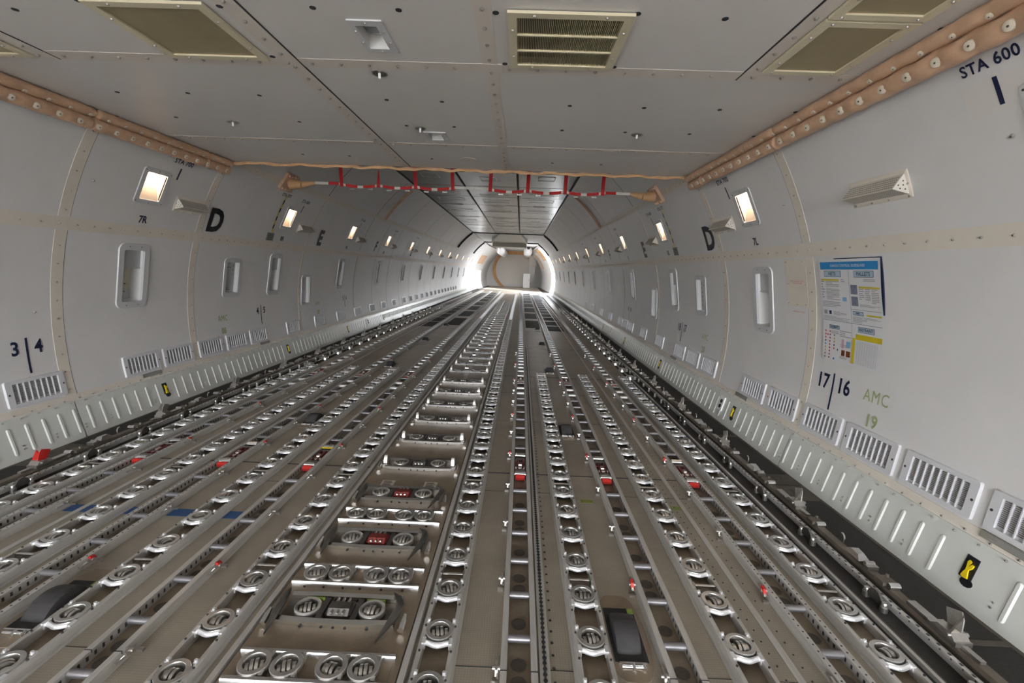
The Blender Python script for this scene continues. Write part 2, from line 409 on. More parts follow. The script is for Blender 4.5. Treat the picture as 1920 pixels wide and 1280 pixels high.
mb = MB(); mb.quad((-1.80,YEDGE,ZTOP),(1.80,YEDGE,ZTOP),(1.80,23.0,ZTOP),(-1.80,23.0,ZTOP))
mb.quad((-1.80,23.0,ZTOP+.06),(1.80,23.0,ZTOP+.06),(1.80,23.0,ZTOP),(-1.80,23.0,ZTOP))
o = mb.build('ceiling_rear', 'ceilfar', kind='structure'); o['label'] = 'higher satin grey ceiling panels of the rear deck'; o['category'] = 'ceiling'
mb = MB(); mb.quad((-1.80,23.0,ZTOP+.03),(1.80,23.0,ZTOP+.03),(1.80,30.6,ZTOP+.03),(-1.80,30.6,ZTOP+.03)); 
mb.quad((-1.85,30.6,ZTOP+.10),(1.85,30.6,ZTOP+.10),(1.7,YEND,ZTOP+.10),(-1.7,YEND,ZTOP+.10))
o = mb.build('ceiling_tail', 'aft', kind='structure'); o['label'] = 'pale tail end ceiling panels'; o['category'] = 'ceiling'

# joint strips with bolts on the front ceiling
mb = MB(); zc_ = ZCEIL-0.004
def cbolt(x, y, r=0.010, mi=1): mb.lathe([(0.0005, -0.008), (r*0.5, -0.0075), (r, -0.002), (r, 0.001)], (x, y, ZCEIL-0.004), 8, mi)
for y, wd in ((2.60, 0.05), (4.15, 0.038), (0.2, 0.05), (-1.1, 0.05)):
    for x0, x1 in ((-2.44,-0.506),(-0.498,0.475),(0.55,2.44)) if y != 2.60 else ((-2.44,-1.854),(-1.846,-0.506),(-0.498,0.475),(0.55,1.822),(1.83,2.44)):
        mb.box(x0, x1, y-wd, y+wd, ZCEIL-0.0016, ZCEIL+0.004, 0)
        x = x0+0.06
        while x < x1-0.02: cbolt(x, y); x += 0.152
for x0, x1 in ((0.475,0.552), (-0.60,-0.508), (1.832,1.905), (-1.945,-1.856)):
    ye = YEDGE-0.02 if abs(x0) < 1 else 2.56
    mb.box(x0, x1, Y0, ye, ZCEIL-0.002, ZCEIL+0.004, 0)
    y = -1.0
    while y < ye-0.03: cbolt((x0+x1)/2, y); y += 0.152
for x in (-0.502, 1.826, -1.85): mb.box(x-0.004, x+0.004, Y0, YEDGE-0.02 if x == -0.502 else 2.65, ZCEIL-0.0024, ZCEIL+0.004, 2)
mb.box(0.455, 0.575, 2.545, 2.655, ZCEIL-0.0028, ZCEIL+0.003, 0)
for x, y in [(-2.43,3.12),(-1.955,3.12),(-1.476,3.1),(-1.01,3.1),(-2.416,3.63),(-1.939,3.61),(-1.004,3.62),(-0.19,3.108),(0.166,3.109),(-0.193,3.628),(0.169,3.624),(0.985,3.109),(1.457,3.105),(0.981,3.621),(1.452,3.619),(1.931,3.095),(2.406,3.093),(1.928,3.611),(2.404,3.612),(-0.596,2.083),(-0.197,2.074),(0.164,2.073),(0.569,2.072),(1.151,2.05),(0.59,2.54),(1.152,2.54),(1.514,2.068),(2.29,2.05),(2.418,2.095),(-1.554,2.157),(-1.19,2.07),(-1.18,2.545),(-0.62,2.54),(-0.201,4.657),(0.978,4.659),(1.452,4.657),(-2.416,4.631),(-1.467,4.644),(-1.01,4.65),(2.3,2.54)]:
    mb.tube((x, y, ZCEIL+0.001), (x, y, ZCEIL-0.0025), 0.0135, 12, 2)
mb.tube((0.161,4.635,ZCEIL+.001), (0.161,4.635,ZCEIL-.002), 0.075, 24, 0)
o = mb.build('trim_5', ['cstrip', 'bolt', 'seam'], kind='structure'); o['label'] = 'riveted joint strips on the low front ceiling'; o['category'] = 'trim'
# seams and hardware outlines on the rear ceiling
mb = MB()
for x in (-0.61, 0.57): mb.box(x-0.022, x+0.022, YEDGE, 23, ZTOP-0.004, ZTOP+0.002, 0)
for x in (-1.74, 1.74): mb.box(x-0.02, x+0.02, YEDGE, 23, ZTOP-0.012, ZTOP+0.002, 0)
for k in range(12):
    y = 6.1+1.45*k; mb.box(-1.74, 1.74, y-0.004, y+0.004, ZTOP-0.003, ZTOP+0.001, 0)
for yf in (23.0, 30.4): mb.box(-1.78, 1.78, yf-0.01, yf+0.03, ZTOP-0.04, ZTOP+0.03, 0)
for k in range(16):      # raised hand-hold outlines
    if k % 5 == 4: continue
    y = 6.5+0.98*k
    for j, xc in enumerate((-1.18, -0.02, 1.15)):
        hw = (0.34, 0.36, 0.34)[j] if k % 4 != 3 else 0.17; yy = y+(0.2 if j == 1 else 0); dy = 0.09 if k % 3 else 0.2
        for a in ((xc-hw, xc+hw, yy-dy, yy-dy+0.012), (xc-hw, xc+hw, yy+dy-0.012, yy+dy), (xc-hw, xc-hw+0.016, yy-dy, yy+dy), (xc+hw-0.016, xc+hw, yy-dy, yy+dy)):
            mb.box(*a, ZTOP-0.005, ZTOP, 1)
o = mb.build('trim_6', ['seam', 'aft'], kind='structure', smooth=False); o['label'] = 'dark seams and metal outlines on the rear ceiling'; o['category'] = 'trim'

# riveted joint strips on the side walls
SEAM = [3.62, 5.13, 7.69, 10.22, 12.75, 15.3, 17.8, 20.3, 22.9, 25.4, 27.9, 30.4]
for s in (-1, 1):
    mb = MB()
    wpatch(mb, s, Y0, 30.4, 1.665, 1.765, 0.002, 0.002)                     # waist strip
    y = 0.0
    while y < 13: wbolt(mb, s, y+0.08, 1.712, 0.0085 if y < 7 else 0.007, mi=1); y += 0.1465
    for k, y in enumerate(SEAM):
        hw = 0.048 if k < 2 else 0.03
        ztop = 2.44 if y < YEDGE else 2.52
        for za, zb in ((0.31, 1.66), (1.77, ztop)):
            if k >= 3: wpatch(mb, s, y-0.006, y+0.006, za, zb, 0.002, 0, 3); wpatch(mb, s, y+1.27, y+1.28, za, zb, 0.002, 0, 3); continue
            wpatch(mb, s, y-hw, y+hw, za, zb, 0.0025, 0.0025)
            if k < 5:
                z = za+0.05
                while z < zb: wbolt(mb, s, y+(0.012 if k else 0), z, 0.0085 if k < 2 else 0.007, mi=1); z += 0.148
            wpatch(mb, s, y+hw, y+hw+0.004, za, zb, 0.0015, 0, 3)
        if y > YEDGE: wpatch(mb, s, y-0.008, y+0.008, 2.58, 3.27, 0.003, 0, 3)
    wpatch(mb, s, YEDGE, 23, 2.505, 2.58, 0.0035, 0.004)
    y = YEDGE+0.1
    while y < 12: wbolt(mb, s, y, 2.54, 0.0065, mi=1); y += 0.13
    wpatch(mb, s, Y0, 30.4, 0.245, 0.312, 0.004, 0.005)                      # strip above the kick panels
    y = 0.4
    while y < 12:
        wbolt(mb, s, y, 0.272, 0.0085, mi=1); wbolt(mb, s, y+0.03, 0.244, 0.006, mi=1, off=0.022); y += 0.126
    # a few loose panel screws
    for y, z in ((2.1, 2.443), (2.6, 2.442), (3.1, 2.44), (2.07, 2.11), (3.78, 2.07), (3.45, 1.02), (4.9, 2.44)): wbolt(mb, s, y, z, 0.011, mi=1)
    # dark frame gaps near the rear
    for yf, dd in ((23.0, 0.075), (30.4, 0.085)):
        zs = zrange(2.56, 3.29); m_ = len(zs); vs = [WP(s, yf, z, -0.005) for z in zs]+[WP(s, yf, z, dd) for z in zs]+[WP(s, yf+0.05, z, dd) for z in zs]
        mb.add(vs, [(k, k+1, m_+k+1, m_+k) for k in range(m_-1)]+[(m_+k, m_+k+1, 2*m_+k+1, 2*m_+k) for k in range(m_-1)], 3)
    o = mb.build('trim_%d' % (7 if s < 0 else 8), ['strip', 'bolt', 'boltdark', 'seam'], kind='structure')
    o['label'] = 'beige riveted joint strips on the %s wall' % SN[s]; o['category'] = 'trim'

# kick panels with pressed ribs
for s in (-1, 1):
    mb = MB()
    def K(y, z, off=0.0):    # kick panel surface, from wall strip leaning to the deck
        x1 = abs(WP(s, y, 0.26)[0])-0.012; x0 = 2.905; t = (z-FZ)/(0.26-FZ); return (s*(x0+(x1-x0)*t-off), y, z)
    edges = [Y0]+[3.62+2.54*k for k in range(-1, 11)]+[31.0]
    for a, b in zip(edges, edges[1:]):
        a += 0.003; b -= 0.003
        mb.quad(K(a,FZ), K(b,FZ), K(b,0.262), K(a,0.262), 0)
        mb.quad(K(a,0.262), K(b,0.262), K(b,0.262,-0.03), K(a,0.262,-0.03), 0)
    y = -0.6; k = 0
    handles = {round(2.061+2.5*j, 2) for j in range(-1, 9)} if s > 0 else {round(4.552-2.5+2.53*j, 2) for j in range(9)}
    while y < (12 if True else 20):
        if not any(abs(y-h) < 0.09 for h in handles):
            pts = []
            n = 8; hw = 0.014
            for e_, zc2 in ((1, 0.185), (-1, 0.012)):
                for q in range(n+1):
                    t = (0 if e_ > 0 else PI)+PI*q/n
                    pts.append((math.cos(t)*hw, zc2+math.sin(t)*hw))
            m_ = len(pts); vs = [K(y+u, v, 0.0005) for u, v in pts]+[K(y+u*0.5, 0.0985+(v-0.0985)*0.96, 0.007) for u, v in pts]
            mb.add(vs, [(q,(q+1)%m_,m_+(q+1)%m_,m_+q) for q in range(m_)]+[tuple(range(m_,2*m_))], 0)
            if k % 2 == 0:
                for zz in (0.055, 0.03): 
                    a = Vector(K(y+0.055, zz)); mb.tube(a, a+Vector((-s*0.006,0,0)), 0.005, 6, 1)
        y += 0.1232; k += 1
    while y < 31: mb.box(*sorted((K(y,0.1)[0], K(y,0.1,0.01)[0])), y-0.01, y+0.01, 0.0, 0.2, 0); y += 0.1232
    o = mb.build('baseboard_'+SN[s], ['kick', 'bolt'], kind='structure'); o['label'] = 'ribbed grey green metal kick panels along the foot of the %s wall' % SN[s]; o['category'] = 'baseboard'

# ------------------------------------------------------------------ tail end of the deck
mb = MB(); n = 40
def circ(r, cz, y, n=40): return [(r*math.cos(2*PI*k/n), y, cz+r*math.sin(2*PI*k/n)) for k in range(n)]
a = circ(2.06, 1.6, YEND-0.05); b = circ(3.0, ZC+0.2, YEND)
mb.add(a+b, [(k,(k+1)%n,n+(k+1)%n,n+k) for k in range(n)])
o = mb.build('wall_back', 'aft', kind='structure'); o['label'] = 'pale end wall around the rear bulkhead'; o['category'] = 'wall'
mb = MB(); prof = []
for k in range(n):
    pass
for j, (r, y, m_) in enumerate([(2.12, 45.7, 0)]):
    aa = circ(2.12, 1.6, 45.75); bb = circ(1.90, 1.6, 45.75); cc = circ(1.88, 1.6, 46.2); dd = circ(2.12, 1.6, 46.2)
    mb.add(aa+bb+cc+dd, [(q*n+k, q*n+(k+1)%n, ((q+1)%4)*n+(k+1)%n, ((q+1)%4)*n+k) for q in range(4) for k in range(n)])
t = thing('bulkhead', 'round pale bulkhead with a tan padded rim closing the rear end', 'bulkhead', (0, 0, 0))
mb.build('padded_rim', 'orange', t)
mb = MB(); a = circ(1.97, 1.6, 46.15); mb.add(a+[(0, 46.3, 1.6)], [(k,(k+1)%n,n) for k in range(n)]); mb.build('bulkhead_panel', 'cream', t)
mb = MB(); mb.box(-1.5, 1.5, 46.0, 46.06, 0.0, 0.17); mb.box(-0.01, 0.01, 46.1, 46.13, 0.2, 3.2); mb.box(-1.8,1.2,46.1,46.13,2.06,2.08); mb.build('sill', 'aft', t)
mb = MB(); mb.prism([(-1.45,3.12),(1.30,3.12),(0.9,3.38),(0.3,3.5),(-0.5,3.5),(-1.1,3.38)], 'y', 45.3, 46.1); mb.build('amber_arch', 'orange', t)
t = thing('equipment_housing', 'cream box housing mounted right of the rear bulkhead', 'housing', (1.45, 45.4, 0))
mb = MB(); mb.box(0, 0.72, 0, 0.2, 2.06, 3.1); mb.build('upper_box', 'cream', t)
mb = MB(); mb.box(0, 0.62, 0.05, 0.25, 0.4, 2.04); mb.build('lower_box', 'aft', t)
t = thing('cabinet', 'small white cabinet standing on the deck at the far end', 'cabinet', (1.25, 44.0, FZ))
mb = MB(); mb.box(-0.32, 0.32, 0, 0.5, 0, 1.33); mb.build('body', 'white', t)
mb = MB(); mb.box(-0.29, 0.29, -0.02, 0, 0.06, 1.28); mb.build('door', 'white', t)
mb = MB(); mb.box(0.2, 0.24, -0.045, -0.02, 0.65, 0.85); mb.build('handle', 'steel', t)
t = thing('ceiling_housing', 'olive grey sloped housing hanging under the rear ceiling edge', 'housing', (0, 23.05, ZTOP))
mb = MB(); mb.add([(-0.38,0,0.02),(0.60,0,0.02),(1.0,3.6,0.02),(-1.05,3.6,0.02),(1.0,3.6,-0.27),(-1.05,3.6,-0.27)], [(0,1,4,5),(0,5,3),(1,2,4),(0,3,2,1),(3,5,4,2)]); mb.build('sloped_panel', 'olive', t)
mb = MB(); mb.box(-1.0,0.95,3.6,5.0,-0.46,-0.10); mb.build('screen_panel', 'olive', t)
for sx_, lb in ((-1.0, 'left'), (1.2, 'right')):
    t = thing('air_duct', 'fat white rounded air duct under the tail ceiling, %s one of two' % lb, 'duct', (sx_, 35.6, 3.10), group='air ducts in the tail')
    mb = MB(); mb.tube((0,1.2,0), (0,9.0,0), 0.34, 20); mb.tube((0,0,0.2), (0,1.2,0), 0.14, 20, 0, r1=0.34, caps=False); mb.build('duct_body', 'frame', t)
    mb = MB(); mb.tube((0,2.4,0), (0,2.5,0), 0.35, 20); mb.build('band', 'steel', t)
t = thing('insulation_blanket', 'crumpled tan insulation hanging at the top of the open cargo door', 'insulation', (0,0,0))
mb = MB()
for k in range(7): wpatch(mb, 1, 34.7+k*0.35, 35.0+k*0.35, 2.5-0.05*(k%3), 3.2, 0.05+0.03*(k%2), 0.04)
mb.build('blanket', 'leather2', t)
t = thing('insulation_blanket', 'tan insulation patch low on the left tail wall', 'insulation', (0,0,0))
mb = MB(); wpatch(mb, -1, 36.2, 39.5, 2.0, 2.65, 0.05, 0.04); mb.build('blanket', 'leather', t)
t = thing('wall_padding', 'tan padding strip on the right tail wall beside the housing', 'padding', (0,0,0))
mb = MB(); wpatch(mb, 1, 40.5, 42.0, 1.8, 3.0, 0.05, 0.04); mb.build('padding', 'leather', t)
# cargo door frame edges
t = thing('cargo_door_frame', 'bright open side cargo door frame on the right near the rear', 'door frame', (0,0,0))
mb = MB()
for y0_, y1_ in ((DOOR[0]-0.05, DOOR[0]), (DOOR[1], DOOR[1]+0.05)): wpatch(mb, 1, y0_, y1_, -0.05, 3.2, 0.02, 0.26)
mb.build('side_jambs', 'aft', t)
mb = MB(); mb.box(2.9, 3.3, DOOR[0], DOOR[1], -0.10, -0.045); mb.build('sill_plate', 'chrome', t)
# outside ground seen through openings
mb = MB(); mb.box(-60, 120, -80, 140, -5.0, -4.9)
o = mb.build('ground', mat('apron_concrete', (0.16, 0.16, 0.16), 0.9, noise=0.1, nscale=0.3), kind='structure'); o['label'] = 'pale concrete apron outside the aircraft'; o['category'] = 'ground'
#@@PART2
# ------------------------------------------------------------------ castor trays
def caster_mesh():
    mb = MB()
    mb.lathe([(0.0395, -0.030), (0.0395, 0.0035), (0.0405, 0.005), (0.0555, 0.005), (0.0570, 0.0035), (0.0570, -0.014), (0.050, -0.02)], (0,0,0), 28, 0)
    mb.lathe([(0.0005, -0.03), (0.040, -0.03)], (0,0,0), 24, 1)
    # bracket: curved lip in front, chrome
    pts = []
    n = 10
    for k in range(n+1):
        x = -0.056+0.112*k/n; pts.append((x, -0.058-0.008*math.cos(2*PI*x/0.112)-0.004))
    for k in range(n):
        (x0, y0), (x1, y1) = pts[k], pts[k+1]
        mb.add([(x0,y0-0.001,0.000),(x1,y1-0.001,0.000),(x1,y1+0.006,-0.001),(x0,y0+0.006,-0.001)], [(0,1,2,3)], 2)
        mb.add([(x0,y0-0.001,0.000),(x1,y1-0.001,0.000),(x1,y1-0.006,-0.003),(x0,y0-0.006,-0.003),(x1,y1-0.009,-0.009),(x0,y0-0.009,-0.009),(x1,y1-0.010,-0.015),(x0,y0-0.010,-0.015)], [(0,1,2,3),(3,2,4,5),(5,4,6,7)], 2)
        mb.add([(x0,y0-0.010,-0.015),(x1,y1-0.010,-0.015),(x1,y1+0.004,-0.03),(x0,y0+0.004,-0.03)], [(0,1,2,3)], 1)
    for sx_ in (-1, 1):
        a, b = sorted((sx_*0.046, sx_*0.060))
        mb.box(a, b, -0.072, -0.040, -0.026, 0.002, 2); mb.box(a, b, 0.040, 0.060, -0.02, 0.002, 2)
        mb.tube((sx_*0.052, 0.048, 0.0), (sx_*0.052, 0.048, 0.010), 0.006, 8, 2)
    return mb.mesh('caster', ['ring', 'seam', 'bright'])
def wheel_mesh():
    mb = MB()
    for x, r in ((-0.026, 0.020), (-0.0085, 0.0295), (0.0085, 0.0295), (0.026, 0.020)):
        wd = 0.006; mb.tube((x-wd, 0, -0.022), (x+wd, 0, -0.022), r, 16, 0)
    mb.tube((-0.038, 0, -0.02), (0.038, 0, -0.02), 0.006, 8, 1)
    return mb.mesh('caster_roller', ['steel', 'darksteel'])
CAST, WHEEL = caster_mesh(), wheel_mesh()
def bar_mesh():
    mb = MB(); mb.tube((-0.058,0,-0.012), (0.058,0,-0.012), 0.008, 10, 0)
    for sx_ in (-1,1): mb.box(*sorted((sx_*0.048, sx_*0.058)), -0.012, 0.012, -0.03, 0.0, 0)
    return mb.mesh('cross_bar', ['steel'])
BAR = bar_mesh()
def caster_tray(x, y0, y1, yparts, label):
    t = thing('caster_tray', label, 'tray', (x, 0, 0), group='caster trays set in the deck')
    mb = MB(); mb.box(-0.052, 0.052, y0, y1, FZ, FZ+0.006); mb.build('tray_base', 'decktray', t)
    for sx_ in (-1, 1):
        mb = MB(); a, b = sorted((sx_*0.0525, sx_*0.0705))
        mb.prism([(a, FZ), (b, FZ), (b, -0.006), (b-0.002 if sx_ > 0 else b, -0.003), (a, -0.003)], 'y', y0, y1, 0)
        c, d = sorted((sx_*0.0705, sx_*0.082)); mb.box(c, d, y0, y1, FZ, FZ+0.006, 0)
        k = 0; y = y0+0.1
        while y < min(y1, 6): mb.tube((sx_*0.0615, y, -0.004), (sx_*0.0615, y, 0.0015), 0.0045, 8, 1); y += 0.127
        mb.build('rail', ['rail', 'boltdark'], t)
    y = 1.667-0.254*3; rest = MB()
    while y < y1-0.05:
        if y < yparts:
            c = link('caster', CAST, t, (0, y, 0))
            rz = random.gauss(0, 0.22) if x > 0 else random.gauss(0.2, 0.45)
            link('caster_roller', WHEEL, c, (0, 0, 0), (0, 0, -abs(rz) if x < 0 else rz))
        else: rest.box(-0.05, 0.05, y-0.06, y+0.05, -0.02, 0.004)
        y += 0.254
    if rest.v: rest.build('caster', 'bright', t, kind='stuff')
    for yb in (2.04, 3.06, 4.07, 5.09):
        if yb < y1: link('cross_bar', BAR, t, (0, yb-0.007, 0))
    return t
caster_tray(-0.48, 0.7, 30.5, 14.0, 'long caster tray just left of the central guide lane')
caster_tray(0.44, 0.7, 30.5, 14.0, 'long caster tray just right of the central guide lane')
caster_tray(-1.095, 0.7, 6.6, 7, 'short caster tray beside the two left drive wheels')
caster_tray(1.062, 0.7, 6.6, 7, 'short caster tray beside the right front drive wheel')
caster_tray(-1.69, 0.7, 6.6, 7, 'short caster tray on the left crossed by the blue tape')
caster_tray(1.67, 0.7, 6.6, 7, 'short caster tray in the middle of the right deck half')
caster_tray(-2.30, 0.7, 6.6, 7, 'outermost short caster tray next to the left side rail')
caster_tray(2.26, 0.7, 6.6, 7, 'outermost short caster tray next to the right side rail')

# ------------------------------------------------------------------ roller trays
def tube_mesh(m, r=0.0155, hw=0.044):
    mb = MB(); mb.tube((-hw,0,-0.006-r+0.006), (hw,0,-0.006-r+0.006), r, 16, 0)
    for sx_ in (-1, 1): mb.tube((sx_*hw, 0, -r), (sx_*(hw+0.004), 0, -r), r*0.55, 10, 0)
    return mb.mesh('roller', [m])
TUBE, BTUBE = tube_mesh('tube'), tube_mesh('bright', 0.019)
def lock_parts(t, yb):
    """pallet lock between the rails: red pawl, chrome roller, mechanism, chrome roller"""
    k = MB(); k.box(-0.040, 0.040, yb-0.19, yb+0.19, FZ+0.004, FZ+0.012)
    L = k.build('pallet_lock', 'darksteel', t)
    m_ = MB(); m_.prism([(yb-0.215, -0.036), (yb-0.188, -0.036), (yb-0.188, -0.004), (yb-0.20, -0.004), (yb-0.215, -0.020)], 'x', -0.034, 0.034); m_.build('red_pawl', 'red', L, label='bright red pawl')
    for dy in (-0.155, 0.19):
        m_ = MB(); m_.tube((-0.04, yb+dy, -0.014), (0.04, yb+dy, -0.014), 0.021, 16); m_.build('lock_roller', 'chrome', L)
    m_ = MB()
    m_.box(-0.034, 0.034, yb-0.12, yb-0.10, -0.035, -0.004, 0); m_.box(-0.034, 0.034, yb+0.10, yb+0.12, -0.035, -0.006, 0)
    m_.tube((-0.036, yb-0.05, -0.016), (0.036, yb-0.05, -0.016), 0.014, 12, 0); m_.tube((-0.036, yb+0.05, -0.02), (0.036, yb+0.05, -0.02), 0.011, 12, 1)
    m_.box(-0.026, -0.014, yb-0.10, yb+0.09, -0.03, -0.002, 1); m_.box(0.014, 0.026, yb-0.10, yb+0.09, -0.03, -0.002, 1)
    m_.prism([(yb-0.03, -0.03), (yb+0.03, -0.03), (yb+0.015, 0.003), (yb-0.02, 0.0)], 'x', -0.012, 0.012, 0)
    m_.build('mechanism', ['steel', 'darkred'], L, label='dark red and steel latch mechanism')
def clip_mesh(flag):
    mb = MB()
    mb.tube((-0.005,-0.035,-0.02), (-0.005,0.06,-0.02), 0.005, 8, 0)
    mb.tube((0.004,0.0,-0.012), (-0.026,0.0,-0.012), 0.009, 10, 0)
    mb.prism([(-0.02,-0.03),(0.02,-0.02),(0.026,0.0),(-0.014,-0.006)], 'x', -0.016, -0.006, 0)
    mb.box(-0.03, -0.004, -0.045, -0.03, FZ, FZ+0.012, 0)
    if flag: mb.prism([(-0.020,-0.016),(0.008,-0.012),(0.012,0.008),(-0.012,0.004)], 'x', -0.020, -0.006, 1)
    return mb.mesh('release_clip', ['steel', 'red'])
CLIP, RCLIP = clip_mesh(False), clip_mesh(True)
def roller_tray(x, label, clipsx=-1):
    t = thing('roller_tray', label, 'tray', (x, 0, 0), group='roller trays set in the deck')
    y0, y1 = 0.7, 34.0
    mb = MB(); mb.box(-0.046, 0.046, y0, y1, FZ, FZ+0.005, 0)
    y = 1.77-0.254*4; k = 0
    while y < 6.5:
        for dy in ((-0.035, 0.045) if k % 2 else (0.0,)):
            if not (3.05 < y+dy < 3.62): mb.lathe([(0.030, 0), (0.030, 0.0008), (0.033, 0.0008), (0.033, 0)], (0, y+dy, FZ+0.005), 20, 1); mb.lathe([(0.0005, 0.0004),(0.030, 0.0004)], (0, y+dy, FZ+0.005), 20, 2)
        y += 0.254; k += 1
    mb.build('tray_base', ['mat2' if abs(x) > 3 else 'decktray', 'darksteel', 'mat2'], t)
    for sx_ in (-1, 1):
        a, b = sorted((sx_*0.0455, sx_*0.0705)); mb = MB()
        mb.box(a, b, y0, y1, -0.010, -0.001, 0)
        c, d = sorted((sx_*0.0480, sx_*0.0520)); mb.box(c, d, y0, y1, FZ, -0.010, 0)
        c, d = sorted((sx_*0.0705, sx_*0.0665)); mb.box(c, d, y0, y1, FZ, -0.010, 0)
        y = y0+0.02
        while y < 5.2:
            mb.box(*sorted((sx_*0.0478, sx_*0.0470)), y, y+0.010, -0.034, -0.016, 1); y += 0.034
        if abs(x) > 2.0 or (x < -1.4): 
            y = y0
            while y < 5: mb.tube((sx_*0.058, y, -0.002), (sx_*0.058, y, 0.0), 0.0042, 6, 1); y += 0.034
        for yy in (1.49, 4.4): mb.box(a-0.001, b+0.001, yy-0.002, yy+0.002, -0.012, -0.0002, 1)
        mb.build('rail', ['rail', 'boltdark'], t)
    y = 1.658-0.254*3; rest = MB()
    while y < 33:
        if not (3.05 < y < 3.66 or 6.05 < y < 6.35):
            if y < 14: link('roller', BTUBE if y > 5.38 and not 5.9 < y < 6.05 else TUBE, t, (0, y, 0))
            else: rest.tube((-0.044, y, -0.019), (0.044, y, -0.019), 0.019, 8)
        y += 0.254
    rest.build('roller', 'bright', t, kind='stuff')
    lock_parts(t, 3.345); lock_parts(t, 6.22)
    for yc, fl_ in ((1.51, 0), (2.02, 1 if abs(x) > 1 or x < 0 else 0), (2.53, 0), (3.02, 0), (3.57, 1 if x != 0.765 else 0), (4.09, 0), (4.60, 1 if x != 0.765 else 0), (5.11, 0), (5.6, 0), (6.15, 1), (7.24, 1), (8.3, 0)):
        side = clipsx; o = link('release_clip', RCLIP if fl_ else CLIP, t, (side*0.074, yc, 0), (0, 0, 0 if side < 0 else PI))
        if fl_: o['label'] = 'silver clip with a red lever'
    return t
roller_tray(0.767, 'long roller tray down the middle beside the black slotted track')
roller_tray(1.40, 'long roller tray right of the front drive wheel')
roller_tray(2.034, 'outer roller tray on the right half of the deck')
roller_tray(-0.803, 'long roller tray left of centre with yellow strip near its lock', 1)
roller_tray(-1.436, 'roller tray in the middle of the left deck half', 1)
roller_tray(-2.07, 'outer roller tray on the left half of the deck', 1)
mb = MB(); mb.box(-0.85, -0.76, 3.50, 3.515, -0.012, -0.004); o = mb.build('marker_strip', 'yellow'); o['label'] = 'thin yellow strip across the roller tray left of centre'; o['category'] = 'marker'

# ------------------------------------------------------------------ central guide lane
LZ = -0.030
mb = MB(); mb.box(-0.325, 0.315, 0.9, 30, FZ, LZ); 
o = mb.build('trim_9', 'decktray', kind='structure'); o['label'] = 'brown panel floor of the central guide lane'; o['category'] = 'trim'
def bar4():
    t = thing('caster_bar', '-', 'caster bar', group='four-wheel caster bars in the centre lane')
    for y0_, y1_ in ((-0.075, -0.052), (0.052, 0.072)):
        mb = MB(); mb.prism([(y0_, -0.029), (y1_, -0.029), (y1_, -0.004), (y1_-0.004, 0.0), (y0_+0.004, 0.0), (y0_, -0.006)], 'x', -0.30, 0.295, 0)
        for x in (-0.24,-0.15,-0.06,0.02,0.12,0.22): mb.tube((x, y0_-0.001, -0.024), (x, y0_+0.002, -0.024), 0.006, 8, 1)
        mb.build('beam', ['chrome', 'boltdark'], t)
    mb = MB(); mb.box(-0.29, 0.285, -0.052, 0.052, LZ, LZ+0.003); mb.build('base_plate', 'decktray', t)
    for x in (-0.215, -0.095, 0.073, 0.192):
        c = link('caster', CAST_L, t, (x, 0.0, 0.0)); link('caster_roller', WHEEL, c, (0,0,0), (0,0,random.gauss(-0.05, .25)))
    return Proto(t)
def cast_l():
    mb = MB()
    mb.lathe([(0.0395, -0.030), (0.0395, 0.0035), (0.0405, 0.005), (0.0565, 0.005), (0.0580, 0.0035), (0.0580, -0.014), (0.050, -0.02)], (0,0,0), 24, 0)
    mb.lathe([(0.0005, -0.03), (0.040, -0.03)], (0,0,0), 24, 1)
    mb.box(0.036, 0.052, 0.03, 0.055, -0.03, 0.0, 0); mb.box(0.04, 0.054, -0.05, -0.03, -0.03, 0.0, 0)
    return mb.mesh('caster', ['ring', 'seam'])
CAST_L = cast_l()
P = bar4()
for y, lb in ((1.47, 'nearest four-caster chrome bar in the centre lane, at the bottom of the photo'), (1.99, 'second four-caster chrome bar from the front in the centre lane'), (2.535, 'third and farthest four-caster chrome bar in the centre lane')):
    P.place((0, y, 0), lb)
def horn_mesh(sx_, up):
    """pointed dark steel guide blade"""
    mb = MB()
    if not up:
        if sx_ > 0: P0 = [(-0.050,0.105,0.000),(-0.005,0.07,0.010),(0.020,0.015,0.016),(0.014,-0.045,0.008),(-0.055,-0.150,-0.026),(-0.028,-0.055,0.0),(-0.014,0.0,0.008),(-0.026,0.06,0.004)]
        else: P0 = [(0.006,0.105,0.000),(0.020,0.06,0.008),(0.018,0.0,0.012),(0.012,-0.06,0.004),(0.002,-0.135,-0.024),(-0.016,-0.06,0.000),(-0.018,0.0,0.008),(-0.010,0.06,0.004)]
        top = [(sx_*x, y, z) for x, y, z in P0]; bot = [(sx_*x, y, z-0.009) for x, y, z in P0]; mid = [(sx_*0.0, 0.0, 0.020)]
        mb.add(top+bot+mid, [(k, (k+1) % 8, 16) for k in range(8)]+[tuple(range(8, 16))[::-1]]+[(k, (k+1) % 8, 8+(k+1) % 8, 8+k) for k in range(8)], 0)
    else:
        mb.prism([(-0.03, -0.03), (0.03, -0.03), (0.028, 0.02), (0.012, 0.050), (-0.006, 0.052), (-0.026, 0.02)], 'x', -0.012, 0.012, 0)
        mb.prism([(-0.045, -0.03), (-0.01, -0.03), (-0.02, 0.0), (-0.045, -0.004)], 'x', -0.02, 0.02, 0)
    return mb
